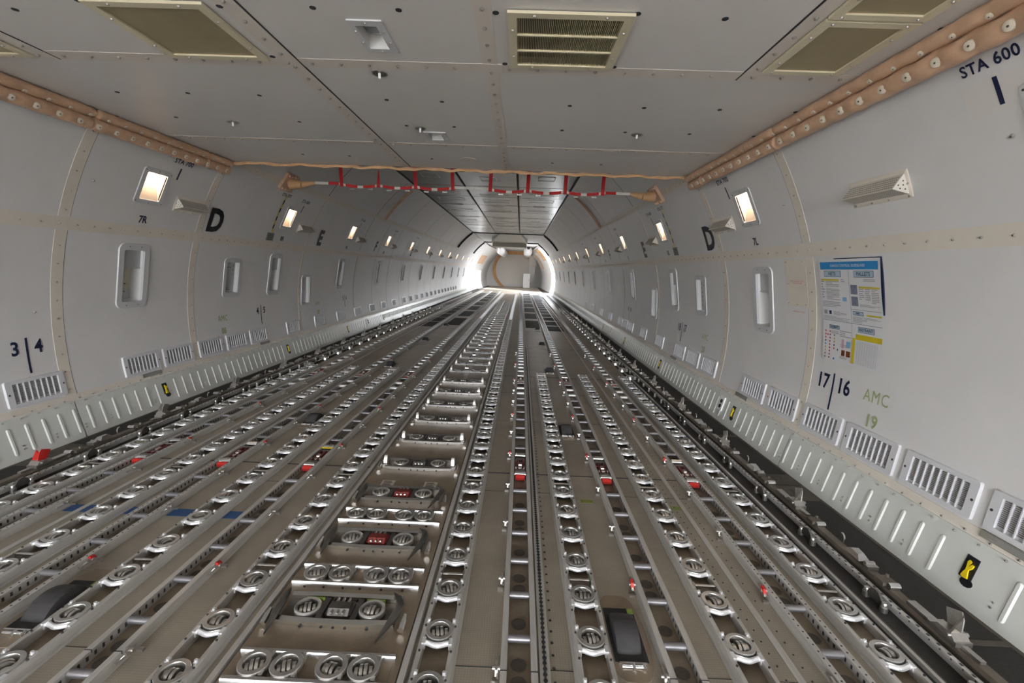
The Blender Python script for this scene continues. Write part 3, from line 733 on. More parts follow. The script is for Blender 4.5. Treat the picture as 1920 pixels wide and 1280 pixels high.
def guide(up, near):
    t = thing('centre_guide', '-', 'guide', group='centre guide units across the lane')
    n = 14                                     # front and rear beams bowed towards each other
    for sg, base in ((-1, -0.075), (1, 0.07)):
        mb = MB()
        for k in range(n):
            x0 = -0.25+0.5*k/n; x1 = -0.25+0.5*(k+1)/n
            f = lambda x: base + (-sg)*(-0.010)*(1-(x/0.25)**2)*(1 if sg < 0 else 0.3)
            mb.add([(x0,f(x0),-0.029),(x1,f(x1),-0.029),(x1,f(x1),-0.008),(x0,f(x0),-0.008),(x0,f(x0)+0.022,-0.004),(x1,f(x1)+0.022,-0.004),(x0,f(x0)+0.022,-0.029),(x1,f(x1)+0.022,-0.029)],
                   [(0,1,2,3),(3,2,5,4),(4,5,7,6)], 0)
        for x in (-0.14, -0.05, 0.0, 0.05, 0.14):
            mb.tube((x, base-0.012 if sg < 0 else base-0.002, -0.026), (x, base-0.005 if sg < 0 else base, -0.026), 0.006, 8, 1)
        mb.build('beam', ['chrome' if not up else 'steel', 'boltdark'], t)
    mb = MB(); mb.box(-0.25, 0.25, -0.06, 0.07, LZ, LZ+0.003); mb.build('base_plate', 'raildark', t)
    for x in (-0.143, 0.138):
        mb = MB(); mb.lathe([(0.040, -0.03), (0.042, 0.002), (0.050, 0.005), (0.056, 0.0), (0.056, -0.02)], (0,0,0), 22, 0); mb.lathe([(0.0005,-0.03),(0.042,-0.03)], (0,0,0), 22, 1)
        c = mb.build('caster', ['ring', 'seam'], t, loc=(x, 0.0, 0)); link('caster_roller', WHEEL, c, (0,0,0.002), (0,0,0.25 if x < 0 else -0.1))
    mb = MB()                                            # mechanism in the middle
    mb.box(-0.055, 0.055, -0.035, 0.035, -0.04, -0.006, 1); mb.prism([(-0.04,-0.01),(0.04,-0.01),(0.02,0.012),(-0.02,0.012)], 'x', -0.045, 0.045, 1)
    for x in (-0.025, 0.0, 0.025): mb.tube((x,-0.045,0.004),(x,0.05,0.004),0.006,8,0)
    mb.build('mechanism', ['steel', 'darkred' if near == 2 else 'darksteel'], t)
    for x in (-0.075, 0.072): mb = MB(); mb.box(x-0.012, x+0.012, -0.06, 0.06, -0.03, -0.004); mb.build('cross_piece', 'darksteel', t)
    for sx_ in (-1, 1):
        horn_mesh(sx_, up).build('guide_horn', 'darksteel' if not up else 'steel', t, loc=(sx_*0.255, -0.01, 0.012 if not up else 0.0))
        mb = MB(); mb.tube((0,-0.10,-0.012),(0,-0.055,-0.004),0.014,12); mb.tube((0,-0.057,-0.004),(0,-0.03,0.006),0.012,12,0,r1=0.008)
        mb.build('end_fitting', 'chrome', t, loc=(sx_*0.288, 0, 0))
    return Proto(t)
G1, G2, G3 = guide(False, 1), guide(False, 2), guide(True, 1)
G1.place((-0.01, 1.765, 0), 'nearest centre guide unit with dark pointed horns and grey mechanism')
G2.place((-0.01, 2.29, 0), 'second centre guide unit with pointed horns and dark red mechanism')
G2.place((-0.01, 2.81, 0), 'third centre guide unit with pointed horns and dark red mechanism')
for k in range(6): G3.place((0.0, 3.29+0.533*k, 0), '%s centre guide unit with upright horn tabs, counted from the front' % ORD[k])
# lime primer tabs beside the nearest guide casters
mb = MB(); mb.box(-0.18,-0.10,1.815,1.822,-0.02,0.0); mb.box(0.09,0.17,1.815,1.822,-0.02,0.0)
o = mb.build('primer_tabs', 'lime'); o['label'] = 'lime green tabs behind the nearest centre guide casters'; o['category'] = 'tab'
# wheel topped guides
t = thing('wheeled_guide', '-', 'guide', group='wheel-topped centre guides')
for y0_, y1_ in ((-0.08,-0.060),(0.060,0.075)):
    mb = MB(); mb.box(-0.28,0.28,y0_,y1_,LZ,-0.012,0)
    for x in (-0.18,-0.10,0.02,0.10,0.18): mb.tube((x,y0_-0.001,-0.020),(x,y0_+0.001,-0.020),0.006,8,1)
    mb.build('beam', ['darksteel','boltdark'], t)
for x in (-0.048, -0.022):
    mb = MB(); mb.tube((x-0.011,0.0,0.022),(x+0.011,0.0,0.022),0.036,18); mb.build('wheel', 'chrome', t)
for x0_, x1_, m_ in ((-0.09,0.03,'darksteel'),(-0.20,-0.12,'darksteel'),(0.08,0.16,'darksteel')): mb = MB(); mb.box(x0_,x1_,-0.04,0.04,LZ,-0.006); mb.build('mechanism', m_, t)
for sx_ in (-1,1): horn_mesh(sx_, True).build('guide_horn', 'steel', t, loc=(sx_*0.265,0,0))
P = Proto(t)
for k in range(30): P.place((0, 6.63+0.533*k, 0), '%s wheel-topped centre guide, counted from the front' % ORD[k])

# ------------------------------------------------------------------ drive wheels in deck cutouts
def drive_wheel():
    t = thing('drive_wheel_unit', '-', 'drive wheel', group='powered drive wheels in the deck')
    mb = MB()        # oval cover plate with a dark opening
    n = 32; rim = []; inner = []
    for k in range(n):
        a = 2*PI*k/n; cx_, sy_ = math.cos(a), math.sin(a)
        rim.append((0.092*math.copysign(abs(cx_)**0.5, cx_), 0.235*math.copysign(abs(sy_)**0.9, sy_), FZ+0.004))
        inner.append((0.068*math.copysign(min(1, abs(cx_)*1.4), cx_), 0.148*math.copysign(min(1, abs(sy_)*1.4), sy_), FZ+0.007))
    low = [(x, y, FZ-0.0) for x, y, z in rim]; deep = [(x, y, FZ-0.0285) for x, y, z in inner]
    mb.add(rim+inner+low+deep, [(k,(k+1)%n,n+(k+1)%n,n+k) for k in range(n)]+[(k,2*n+k,2*n+(k+1)%n,(k+1)%n) for k in range(n)], 0)
    mb.build('cover_plate', ['decktray'], t)
    mb = MB(); mb.add([(x, y, FZ+0.0065) for x, y, z in inner], [tuple(range(n))], 0); mb.build('opening', 'seam', t, smooth=False)
    mb = MB()        # tyre with rounded shoulders, axis along x
    prof = [(-0.052, 0.07), (-0.052, 0.118), (-0.049, 0.127), (-0.040, 0.1315), (-0.015, 0.133), (0.015, 0.133), (0.040, 0.1315), (0.049, 0.127), (0.052, 0.118), (0.052, 0.07)]
    m_ = 40; vs = []
    for x, r in prof:
        for k in range(m_): a = 2*PI*k/m_; vs.append((x, r*math.cos(a), r*math.sin(a)))
    mb.add(vs, [(j*m_+k, j*m_+(k+1)%m_, (j+1)*m_+(k+1)%m_, (j+1)*m_+k) for j in range(len(prof)-1) for k in range(m_)]+[tuple(range(m_)), tuple(range((len(prof)-1)*m_, len(prof)*m_))], 0)
    mb.build('tyre', 'rubber', t, loc=(-0.002, 0.0, -0.118))
    mb = MB(); mb.box(-0.055,0.055,-0.162,-0.155,FZ,FZ+0.018); mb.tube((-0.045,-0.172,FZ+0.012),(0.045,-0.172,FZ+0.012),0.005,8); mb.tube((0,-0.185,FZ+.01),(0,-0.16,FZ+.016),0.007,8); mb.tube((0.04,-0.185,FZ+.01),(0.04,-0.16,FZ+.016),0.006,8); mb.build('hinge', 'chrome', t)
    mb = MB(); mb.box(0.040,0.066,0.115,0.143,FZ+.006,FZ+.010); mb.build('primer_mark', 'lime', t, label='lime green primer patch')
    return Proto(t)
P = drive_wheel()
DW = [(1.218,1.745,'grey rubber drive wheel nearest the camera on the right half'),(1.215,4.26,'second rubber drive wheel along the right half'),(1.215,6.93,'third rubber drive wheel on the right, where the short trays end'),(1.215,9.55,'fourth rubber drive wheel on the right half'),(1.21,12.05,'fifth and farthest rubber drive wheel on the right half'),
      (-1.262,1.76,'big black rubber drive wheel at the lower left of the photo'),(-1.262,4.28,'second rubber drive wheel along the left half'),(-1.262,6.93,'third rubber drive wheel on the left half'),(-1.262,9.55,'fourth rubber drive wheel on the left half'),(-1.262,12.2,'fifth and farthest rubber drive wheel on the left half')]
for x, y, lb in DW: P.place((x, y, 0), lb)

# dark recessed panels in the far deck, tapes, deck markings
mb = MB()
for k in range(8): mb.box(0.90, 1.30, 12.4+2.5*k, 14.3+2.5*k, FZ, FZ+0.003); mb.box(-1.32, -0.92, 12.4+2.5*k, 14.3+2.5*k, FZ, FZ+0.003)
for k in range(15):
    for x0 in (1.50, -1.95): mb.box(x0, x0+0.42, 11.9+1.27*k, 12.98+1.27*k, FZ, FZ+0.003)
o = mb.build('trim_10', 'seam', kind='structure', smooth=False); o['label'] = 'dark recessed bays between the far roller trays'; o['category'] = 'trim'
def tape(name, rects, m_, lb):
    mb = MB()
    for x0, x1, y0_, y1_, z in rects: mb.box(x0, x1, y0_, y1_, z, z+0.0012)
    o = mb.build(name, m_); o['label'] = lb; o['category'] = 'tape'
tape('tape', [(-1.98,-1.77,2.49,2.57,FZ), (-1.61,-1.51,2.49,2.57,FZ), (-1.35,-1.18,2.49,2.57,FZ), (-1.01,-0.885,2.49,2.57,FZ)], 'bluetape', 'blue tape line across the deck panels on the left')
tape('tape', [(1.18,1.26,2.87,2.91,FZ)], 'greentape', 'small green tape mark beside the front drive wheel lane')
tape('tape', [(1.79,1.84,2.83,2.87,FZ), (1.775,1.785,2.83,2.87,FZ)], 'greentape', 'small green tape mark on the outer right deck panel')
mb = MB()
def ftext(mb, x, y, txt, size, rz=0, z=FZ+0.0045, mi=0, bold=0):
    vs, fs = text_mesh(txt, size, 0, bold); c, s_ = math.cos(rz), math.sin(rz)
    mb.add([(x+u*c-v*s_, y+u*s_+v*c, z) for u, v in vs], fs, mi)
ftext(mb, 2.77, 3.38, '17', 0.10); ftext(mb, 2.79, 3.16, '16', 0.10); mb.box(2.66, 2.88, 3.262, 3.27, FZ+0.003, FZ+0.005)
o = mb.build('deck_marking', 'black', bpy.data.objects['floor_sides'], smooth=False); o['label'] = 'black 17 and 16 position numbers on the walkway'
mb = MB()
for x in (-0.16, 0.14): mb.box(x-0.045, x+0.045, 2.945, 3.03, LZ, LZ+0.001, 0)
for x in (-0.16, 0.14):
    for j in range(4): mb.box(x-0.032, x+0.030-0.01*(j%2), 2.955+j*0.018, 2.963+j*0.018, LZ+0.001, LZ+0.0015, 1)
o = mb.build('floor_label', ['cstrip', 'black']); o['label'] = 'pair of small cream labels on the centre lane floor'; o['category'] = 'label'
#@@PART3
# ------------------------------------------------------------------ side guide rails with latches
for s in (-1, 1):
    sd = SN[s]
    t = thing('side_guide_rail', 'long side guide rail with guide wheels along the %s walkway' % sd, 'rail', (s*2.57, 0, 0))
    mb = MB(); a, b = sorted((s*-0.065, s*-0.042)); mb.box(a, b, Y0+2, 30.5, -0.012, 0.0, 0); c, d = sorted((s*-0.046, s*-0.042)); mb.box(c, d, Y0+2, 30.5, FZ, 0.0, 0)
    y = 0.9
    while y < 6: mb.tube((s*-0.0665, y, -0.006), (s*-0.065, y, -0.006), 0.004, 6, 1); mb.box(*sorted((s*-0.060, s*-0.050)), y+0.012, y+0.026, -0.002, 0.0008, 1); y += 0.05
    mb.build('inner_rail', ['rail', 'boltdark'], t)
    mb = MB(); a, b = sorted((s*-0.005, s*0.062)); mb.prism([(a, FZ), (b, FZ), (b, -0.012), (b-0.012, 0.002), (a+0.012, 0.002), (a, -0.012)], 'y', Y0+2, 30.5, 0); mb.build('outer_beam', ['raildark'], t)
    wm = MB(); wm.lathe([(0.0005,0.018),(0.011,0.018),(0.013,0.014),(0.013,0.0),(0.017,-0.004),(0.017,-0.028)], (0,0,0), 16, 0); wm = wm.mesh('guide_wheel', ['steel'])
    hm = MB(); hm.prism([(0.045*math.cos(PI*k/10), -0.03+0.055*math.sin(PI*k/10)) for k in range(11)], 'x', -0.006, 0.006); hm = hm.mesh('half_disc', ['darksteel'])
    for k in range(8):
        y = 2.015+0.53*k-0.53 if s > 0 else 3.22+0.49*(k-2)
        link('guide_wheel', wm, t, (s*-0.088, y-0.055, -0.02)); link('guide_wheel', wm, t, (s*-0.088, y+0.055, -0.02)); link('half_disc', hm, t, (s*-0.088, y, 0.0))
    rest = MB(); y = 5.4
    while y < 30: rest.tube((s*-0.088, y, FZ), (s*-0.088, y, 0.0), 0.018, 8); y += 0.27
    rest.build('guide_wheel', 'steel', t, kind='stuff')
def fin_latch(red=False):
    t = thing('fin_latch', '-', 'latch', group='raised fin latches on the side rails')
    mb = MB(); mb.box(-0.035,0.035,-0.06,0.075,-0.01,0.012,0); mb.prism([(-0.05,0.012),(0.06,0.012),(0.03,0.034),(-0.03,0.034)], 'x', -0.034, 0.032, 0); mb.tube((-0.042,-0.02,0.018),(0.048,-0.02,0.018),0.010,10,0)
    mb.build('body', 'steel', t)
    mb = MB()      # thin curved fin standing up
    P0 = [(-0.030,0.034),(0.035,0.034),(0.040,0.050),(0.058,0.088),(-0.005,0.112),(-0.022,0.085)]
    mb.add([(0.010+0.25*(z-0.03)**1*0.6, y, z) for y, z in P0]+[(0.016+0.25*(z-0.03)*0.6, y, z) for y, z in P0], [tuple(range(6)), tuple(range(6,12))[::-1]]+[(k,(k+1)%6,6+(k+1)%6,6+k) for k in range(6)], 0)
    mb.add([(-0.03,-0.028,0.036),(0.012,-0.03,0.112),(0.014,-0.022,0.112),(0.016,0.0,0.036),(-0.03,-0.02,0.036)], [(0,1,2,4),(1,3,2),(4,2,3),(0,3,1)], 0)
    mb.build('fin', 'red' if red else 'steel', t, label='bright red raised fin' if red else None)
    mb = MB(); mb.box(-0.02,0.02,0.076,0.20,-0.0095,0.004,0); mb.build('arm', 'steel', t)
    mb = MB(); mb.box(-0.012,0.012,-0.14,-0.061,-0.0095,0.002,0); mb.build('pin', 'steel', t)
    return Proto(t)
def wedge_latch():
    t = thing('wedge_latch', '-', 'latch', group='wedge latches on the side rails')
    mb = MB(); n = 10; V = []
    mb.add([(-0.032,-0.06,0.004),(0.03,-0.055,0.004),(0.04,0.05,0.004),(-0.028,0.07,0.004),(-0.02,-0.035,0.026),(0.016,-0.03,0.030),(0.018,0.015,0.034),(-0.014,0.03,0.028)], [(0,1,5,4),(1,2,6,5),(2,3,7,6),(3,0,4,7),(4,5,6,7)], 0)
    mb.build('wedge', 'chrome', t)
    mb = MB(); mb.tube((-0.02,-0.085,0.010),(0.028,-0.085,0.010),0.013,12); mb.box(-0.028,0.03,-0.12,-0.095,-0.01,0.012); mb.build('pivot', 'steel', t)
    mb = MB(); pts = [(0, -0.13-0.018*math.cos(R(a)), 0.018+0.032*math.sin(R(a))) for a in range(-30, 130, 16)]; mb.path(pts, 0.0045, 6); mb.build('hook', 'chrome', t, loc=(0.01, 0.26, 0))
    return Proto(t)
def roller_block():
    t = thing('rail_roller', '-', 'roller', group='small chrome rollers on the side rails')
    mb = MB(); mb.tube((-0.026,-0.02,0.004),(0.026,-0.02,0.004),0.017,14); mb.build('roller', 'chrome', t)
    mb = MB(); mb.box(-0.034,0.034,0.0,0.06,-0.01,0.010); mb.tube((0.02,0.045,0.01),(0.02,0.045,0.024),0.008,8); mb.build('bracket', 'raildark', t)
    return Proto(t)
def block():
    t = thing('side_castor_block', '-', 'caster', group='white-topped caster blocks beside the side rails')
    mb = MB(); mb.lathe([(0.0005,0.014),(0.035,0.013),(0.048,0.006),(0.055,-0.006),(0.058,FZ)], (0,0,0), 18); mb.build('cap', 'chrome', t)
    mb = MB(); mb.box(0.055,0.09,-0.02,0.02,FZ,0.0); mb.build('bracket', 'steel', t)
    return Proto(t)
F1, FR, W1, B1, K1 = fin_latch(), fin_latch(True), wedge_latch(), roller_block(), block()
for s in (-1, 1):
    sd = SN[s]
    fy = [1.76+1.105*k for k in range(14)] if s > 0 else [2.96+1.105*k for k in range(13)]
    wy = [2.31+1.105*k for k in range(14)] if s > 0 else [3.45+1.105*k for k in range(13)]
    for k, y in enumerate(fy):
        red = s < 0 and k == 0
        (FR if red else F1).place((s*2.60, y, 0.013), 'red-flagged fin latch at the near end of the left side rail' if red else '%s raised fin latch on the %s side rail, counted from the front' % (ORD[k], sd), rz=0 if s > 0 else PI*0)
    for k, y in enumerate(wy): W1.place((s*2.60, y, 0.012), '%s wedge latch on the %s side rail, counted from the front' % (ORD[k], sd))
    for k in range(20):
        y = 2.075+0.5525*k if s > 0 else 3.18+0.5525*k
        B1.place((s*2.595, y, 0.012), '%s small chrome roller on the %s side rail, counted from the front' % (ORD[k], sd))
    for k in range(24): K1.place((s*2.385, 6.62+0.53*k, 0), '%s white-topped caster block beside the %s side rail, from the front' % (ORD[k], sd), rz=0 if s > 0 else PI)
bpy.data.objects.remove  # (all first uses above are the originals)

# ------------------------------------------------------------------ wall lamps
def rrect(w_, h_, r, n=5):
    pts = []
    for cx_, cy_, a0 in ((w_/2-r, h_/2-r, 0), (-w_/2+r, h_/2-r, 90), (-w_/2+r, -h_/2+r, 180), (w_/2-r, -h_/2+r, 270)):
        for k in range(n+1): a = R(a0+90*k/n); pts.append((cx_+r*math.cos(a), cy_+r*math.sin(a)))
    return pts
def ring_plate(mb, ow, oh, orr, iw, ih, irr, z0, z1, mi=0, bend=None, n=5):
    """raised frame with a rounded outline and opening; bend(x, y) lowers the plate so it follows the curved wall"""
    o = rrect(ow, oh, orr, n); i = rrect(iw, ih, irr, n); m_ = len(o); B = bend or (lambda y: 0)
    o2 = rrect(ow-0.008, oh-0.008, orr, n)
    def sub(pts, z): return [(x, y, z-B(y)) for x, y in pts]
    vs = sub(o, z0)+sub(o2, z1)+sub(i, z1)+sub(i, z0-0.01)
    mb.add(vs, [(j*m_+k, j*m_+(k+1)%m_, (j+1)*m_+(k+1)%m_, (j+1)*m_+k) for j in range(3) for k in range(m_)], mi)
BEND = lambda y: -(y*y)/(2*RAD)          # wall curves towards the viewer above and below the middle
def lamp_proto():
    t = thing('wall_lamp', '-', 'lamp', group='recessed wall lamps')
    mb = MB(); ring_plate(mb, 0.335, 0.355, 0.03, 0.232, 0.262, 0.012, 0.0, 0.007, bend=BEND)
    for x, y in [(-0.147,0.0),(0.147,0.0),(-0.147,0.15),(0.147,0.15),(-0.147,-0.15),(0.147,-0.15),(0,-0.158),(0,0.158)]: mb.tube((x,y,0.005-BEND(y)),(x,y,0.0085-BEND(y)),0.005,8,1)
    mb.build('lamp_frame', ['frame', 'boltdark'], t)
    mb = MB(); w2, h2, d = 0.116, 0.133, -0.15      # wedge-shaped recess: deep at the top, shallow at the foot
    mb.quad((-w2,-h2,-0.004),(w2,-h2,-0.004),(w2,h2,d),(-w2,h2,d)); mb.quad((-w2,-h2,-0.002),(-w2,h2,d),(-w2,h2,0.004),(-w2,-h2,0.004)); mb.quad((w2,-h2,-0.002),(w2,h2,d),(w2,h2,0.004),(w2,-h2,0.004)); mb.quad((-w2,h2,d),(w2,h2,d),(w2,h2,0.004),(-w2,h2,0.004))
    mb.build('lamp_recess', 'lampbox', t, smooth=False)
    mb = MB(); pts = [(0.075*math.cos(2*PI*k/20), -0.078+0.045*math.sin(2*PI*k/20)) for k in range(20)]
    mb.prism(pts, 'y', h2-0.012, h2-0.002); mb.build('lamp_lens', 'lampon', t)
    return Proto(t)
LP = lamp_proto()
ZL = 2.125
for s in (-1, 1):
    for k, y in enumerate(LAMP_Y):
        loc, rot = wplace(s, y, ZL)
        lb = ('lit recessed wall lamp above the %s marking' % (['7R','8R'][k] if s < 0 else ['7L','8L'][k])) if k < 2 else '%s lit wall lamp on the %s wall, counted from the STA 700 mark' % (ORD[k], SN[s])
        LP.place(loc, lb, rot=rot)
loc, rot = wplace(1, 1.835, ZL); LP.place(loc, 'recessed wall lamp at the right edge of the photo beside STA 600', rot=rot)

# ------------------------------------------------------------------ perforated triangular covers
def perf_proto(s):
    t = thing('perforated_cover', '-', 'vent cover', group='perforated triangular covers on the side walls')
    L_, h, d = 0.40, 0.115, 0.085
    mb = MB()
    ring_plate(mb, L_+0.05, 0.165, 0.006, L_-0.01, h-0.01, 0.004, 0.0, 0.004, n=2)
    for x in (-0.20, -0.07, 0.06, 0.20):
        mb.tube((x,-0.070,0.003),(x,-0.070,0.009),0.006,8,1)
    for x in (-0.208, 0.208): mb.tube((x,0.0,0.003),(x,0.0,0.009),0.006,8,1)
    mb.build('flange', ['strip', 'bolt'], t)
    mb = MB(); prof = [(-h/2, 0.0), (-h/2+0.004, 0.012), (0.0, d), (h/2-0.004, 0.012), (h/2, 0.0)]
    for (a, za), (b, zb) in zip(prof, prof[1:]): mb.quad((-L_/2,a,za),(L_/2,a,za),(L_/2,b,zb),(-L_/2,b,zb),0)
    for (a, za), (b, zb) in ((prof[1], prof[2]), (prof[2], prof[3])):       # rows of perforations on both slopes
        nrm = Vector((0, zb-za, a-b)).normalized(); nrm = nrm if nrm.z > 0 else -nrm
        for r_ in range(5):
            t_ = (r_+0.9)/5.8; y_ = a+(b-a)*t_; z_ = za+(zb-za)*t_
            for c_ in range(26):
                x_ = -L_/2+0.014+c_*0.0148; p = Vector((x_, y_, z_))+nrm*0.0006; u = Vector((0.0048,0,0)); v_ = Vector((0, b-a, zb-za)).normalized()*0.0048
                mb.quad(p-u-v_, p+u-v_, p+u+v_, p-u+v_, 1)
    mb.build('perforated_sheet', ['strip', 'placard'], t, smooth=False)
    for sx_ in (-1, 1):
        mb = MB(); a, b = sorted((sx_*(L_/2-0.002), sx_*(L_/2+0.003))); mb.prism([(y_, z_) for y_, z_ in prof], 'x', a, b, 0)
        for yy, zz in ((-0.025,0.02),(0.0,0.025),(0.022,0.02),(0.008,0.05),(-0.012,0.045)): mb.tube((sx_*(L_/2+0.003),yy,zz),(sx_*(L_/2+0.0036),yy,zz),0.0042,8,1)
        mb.build('end_cap', ['cream', 'boltdark'], t)
    return Proto(t)
PV = perf_proto(1)
for s in (-1, 1):
    ys = ([2.83] if s > 0 else [2.25])+[4.90+2.555*k for k in range(8)]
    for k, y in enumerate(ys):
        loc, rot = wplace(s, y, 2.022)
        lb = 'large perforated triangular cover at the upper right, nearest the camera' if (s > 0 and k == 0) else ('perforated triangular cover at the far left edge, nearest on the left wall' if k == 0 else '%s perforated triangular cover behind the wall lamps on the %s wall' % (ORD[k-1], SN[s]))
        PV.place(loc, lb, rot=rot)

# ------------------------------------------------------------------ windows
def window(name, s, y, z0, z1, w_, kind, label):
    zc2 = (z0+z1)/2; loc, rot = wplace(s, y, zc2); h = (z1-z0)/math.cos(math.asin((zc2-ZC)/RAD))*1.0
    t = link(name, None, None, loc, rot); t['kind'] = 'structure'; t['label'] = label; t['category'] = 'window'
    iw, ih = w_-0.12, h-0.13
    if kind == 'lower': iw, ih = w_-0.06, h-0.07
    key = (kind, round(w_,3), round(h,2), 1)
    if key not in WCACHE:
        mb = MB(); ring_plate(mb, w_, h, 0.06, iw, ih, 0.02, 0.0, 0.011, bend=BEND)
        bx, by = w_/2-0.028, h/2-0.03
        if kind != 'lower':
            for x, yy in [(-bx*0.45,by),(bx*0.45,by),(-bx*0.45,-by),(bx*0.45,-by)]+[(sx_*bx, by*q) for sx_ in (-1,1) for q in (-0.62,-0.05,0.55)]: mb.tube((x,yy,0.008-BEND(yy)),(x,yy,0.013-BEND(yy)),0.005,8,1)
        fr = mb.mesh('window_frame', ['frame', 'boltdark'])
        d = -0.11; a, b = iw/2+0.001, ih/2+0.001; mb = MB()
        def e(y_): return 0.004-BEND(y_)
        mb.quad((a,-b,d),(a,b,d),(a,b,e(b)),(a,-b,e(b))); mb.quad((-a,-b,d),(-a,b,d),(-a,b,e(b)),(-a,-b,e(b))); mb.quad((-a,b,d),(a,b,d),(a,b,e(b)),(-a,b,e(b))); mb.quad((-a,-b,d),(a,-b,d),(a,-b,e(b)),(-a,-b,e(b)))
        rv = mb.mesh('window_reveal', ['reveal'], smooth=False)
        mb = MB(); mb.quad((-a,-b,d),(a,-b,d),(a,b,d),(-a,b,d),0)
        if kind == 'main':
            mb.tube((-a*0.45,-b*0.1,d),(-a*0.45,-b*0.1,d+0.01),0.012,10,1); mb.tube((0,-b*0.02,d+0.004),(0.0,-b*0.35,d+0.004),0.004,6,2); mb.box(-a,a,-b*0.98,-b*0.62,d,d+0.006,3)
            for x, yy in ((a*0.4,-b*0.4),(a*0.35,-b*0.7),(-a*0.8,-b*0.85)): mb.tube((x,yy,d),(x,yy,d+0.012),0.006,8,1)
        if kind == 'lower':
            mb = MB(); m_ = 8
            for k in range(m_):
                a0, a1 = PI*k/m_, PI*(k+1)/m_; f = lambda q: (-a*math.cos(q), -0.02-0.06*math.sin(q))
                (x0, q0), (x1, q1) = f(a0), f(a1); mb.quad((x0,-b,q0),(x1,-b,q1),(x1,b,q1),(x0,b,q0),0)
        bk = mb.mesh('window_skin', ['grille' if kind == 'lower' else 'skin', 'boltdark', 'white', 'shade'], smooth=kind == 'lower')
        WCACHE[key] = (fr, rv, bk, iw, ih)
    fr, rv, bk, iw, ih = WCACHE[key]
    link('window_frame', fr, t); link('window_reveal', rv, t); link('window_skin', bk, t)
    if kind == 'main':
        if ('sh', key) not in WCACHE:
            mb = MB(); mb.box(-iw/2, iw/2, ih*0.13, ih/2, -0.034, -0.024); mb.box(-iw/2, iw/2, ih*0.13, ih*0.13+0.012, -0.036, -0.020); WCACHE['sh', key] = mb.mesh('window_shade', ['shade'])
        link('window_shade', WCACHE['sh', key], t)
    return t
WCACHE = {}; wn = 1
for s in (-1, 1):
    for k, y in enumerate(WIN_Y):
        if k == 0: lb = 'tall rounded window with half-closed shade, nearest on the %s wall' % SN[s]
        else: lb = '%s tall rounded window from the front on the %s wall' % (ORD[k], SN[s])
        window('window_%d' % wn, s, y, WIN_Z[0], WIN_Z[1], 0.352, 'main', lb); wn += 1
    window('window_%d' % wn, s, 7.92, 0.75, 1.275, 0.33, 'lower', 'bright frameless lower window recess on the %s wall' % SN[s]); wn += 1
# placard recess between the first two windows on each wall
for s in (-1, 1):
    loc, rot = wplace(s, 5.86, 1.255)
    t = thing('placard_recess', 'framed recess holding a grey placard with dark dashes on the %s wall' % SN[s], 'placard', loc, rot=rot)
    mb = MB(); ring_plate(mb, 0.36, 0.50, 0.05, 0.25, 0.395, 0.012, 0.0, 0.009, bend=BEND)
    for x, yy in [(-0.06,0.225),(0.06,0.225),(-0.06,-0.225),(0.06,-0.225),(-0.155,0.1),(0.155,0.1),(-0.155,-0.1),(0.155,-0.1)]: mb.tube((x,yy,0.006),(x,yy,0.012),0.0045,8,1)
    mb.build('frame', ['frame', 'boltdark'], t)
    mb = MB(); a, b, d = 0.126, 0.198, -0.05
    mb.quad((a,-b,d),(a,b,d),(a,b,0.006),(a,-b,0.006)); mb.quad((-a,-b,d),(-a,b,d),(-a,b,0.006),(-a,-b,0.006)); mb.quad((-a,b,d),(a,b,d),(a,b,0.006),(-a,b,0.006)); mb.quad((-a,-b,d),(a,-b,d),(a,-b,0.006),(-a,-b,0.006))
    mb.build('reveal', 'reveal', t, smooth=False)
    mb = MB(); mb.box(-0.126,0.126,-0.198,0.198,-0.054,-0.045,0)
    for k in range(6): mb.box(-0.095,-0.086,-0.15+0.055*k,-0.115+0.055*k,-0.045,-0.0442,1)
    for k in range(3): mb.box(0.085,0.092,0.02+0.055*k,0.052+0.055*k,-0.045,-0.0442,1)
    for x, wd in ((-0.03,0.05),(0.03,0.03)): mb.box(x-wd/2,x+wd/2,0.12,0.128,-0.045,-0.0442,1)
    mb.box(-0.03,0.02,-0.145,-0.141,-0.045,-0.0442,1); mb.box(-0.05,0.05,-0.165,-0.160,-0.045,-0.0442,1)
    mb.build('placard_plate', ['shade', 'black'], t, smooth=False)
# access panel with red stencil on the right wall
t = thing('access_panel', 'flush screwed access panel with red stencil left of the poster', 'panel', (0,0,0))
mb = MB(); wpatch(mb, 1, 3.672, 3.955, 1.268, 1.652, 0.004, 0.005); mb.build('panel', 'strip', t)
mb = MB()
for y, z in [(3.70,1.63),(3.81,1.635),(3.93,1.63),(3.695,1.45),(3.935,1.45),(3.695,1.29),(3.81,1.285),(3.935,1.29)]: wbolt(mb, 1, y, z, 0.006)
mb.build('screw', ['bolt', 'boltdark'], t)
mb = MB(); wtext(mb, 1, 3.80, 1.475, 'REPLACE BEFORE FLIGHT', 0.016, off=0.0055); wtext(mb, 1, 3.80, 1.457, 'WHEN REMOVED', 0.016, off=0.0055); wtext(mb, 1, 3.80, 1.225, 'EMERGENCY ACCESS', 0.017, off=0.003)
mb.build('stencil', 'redtext', t, smooth=False)

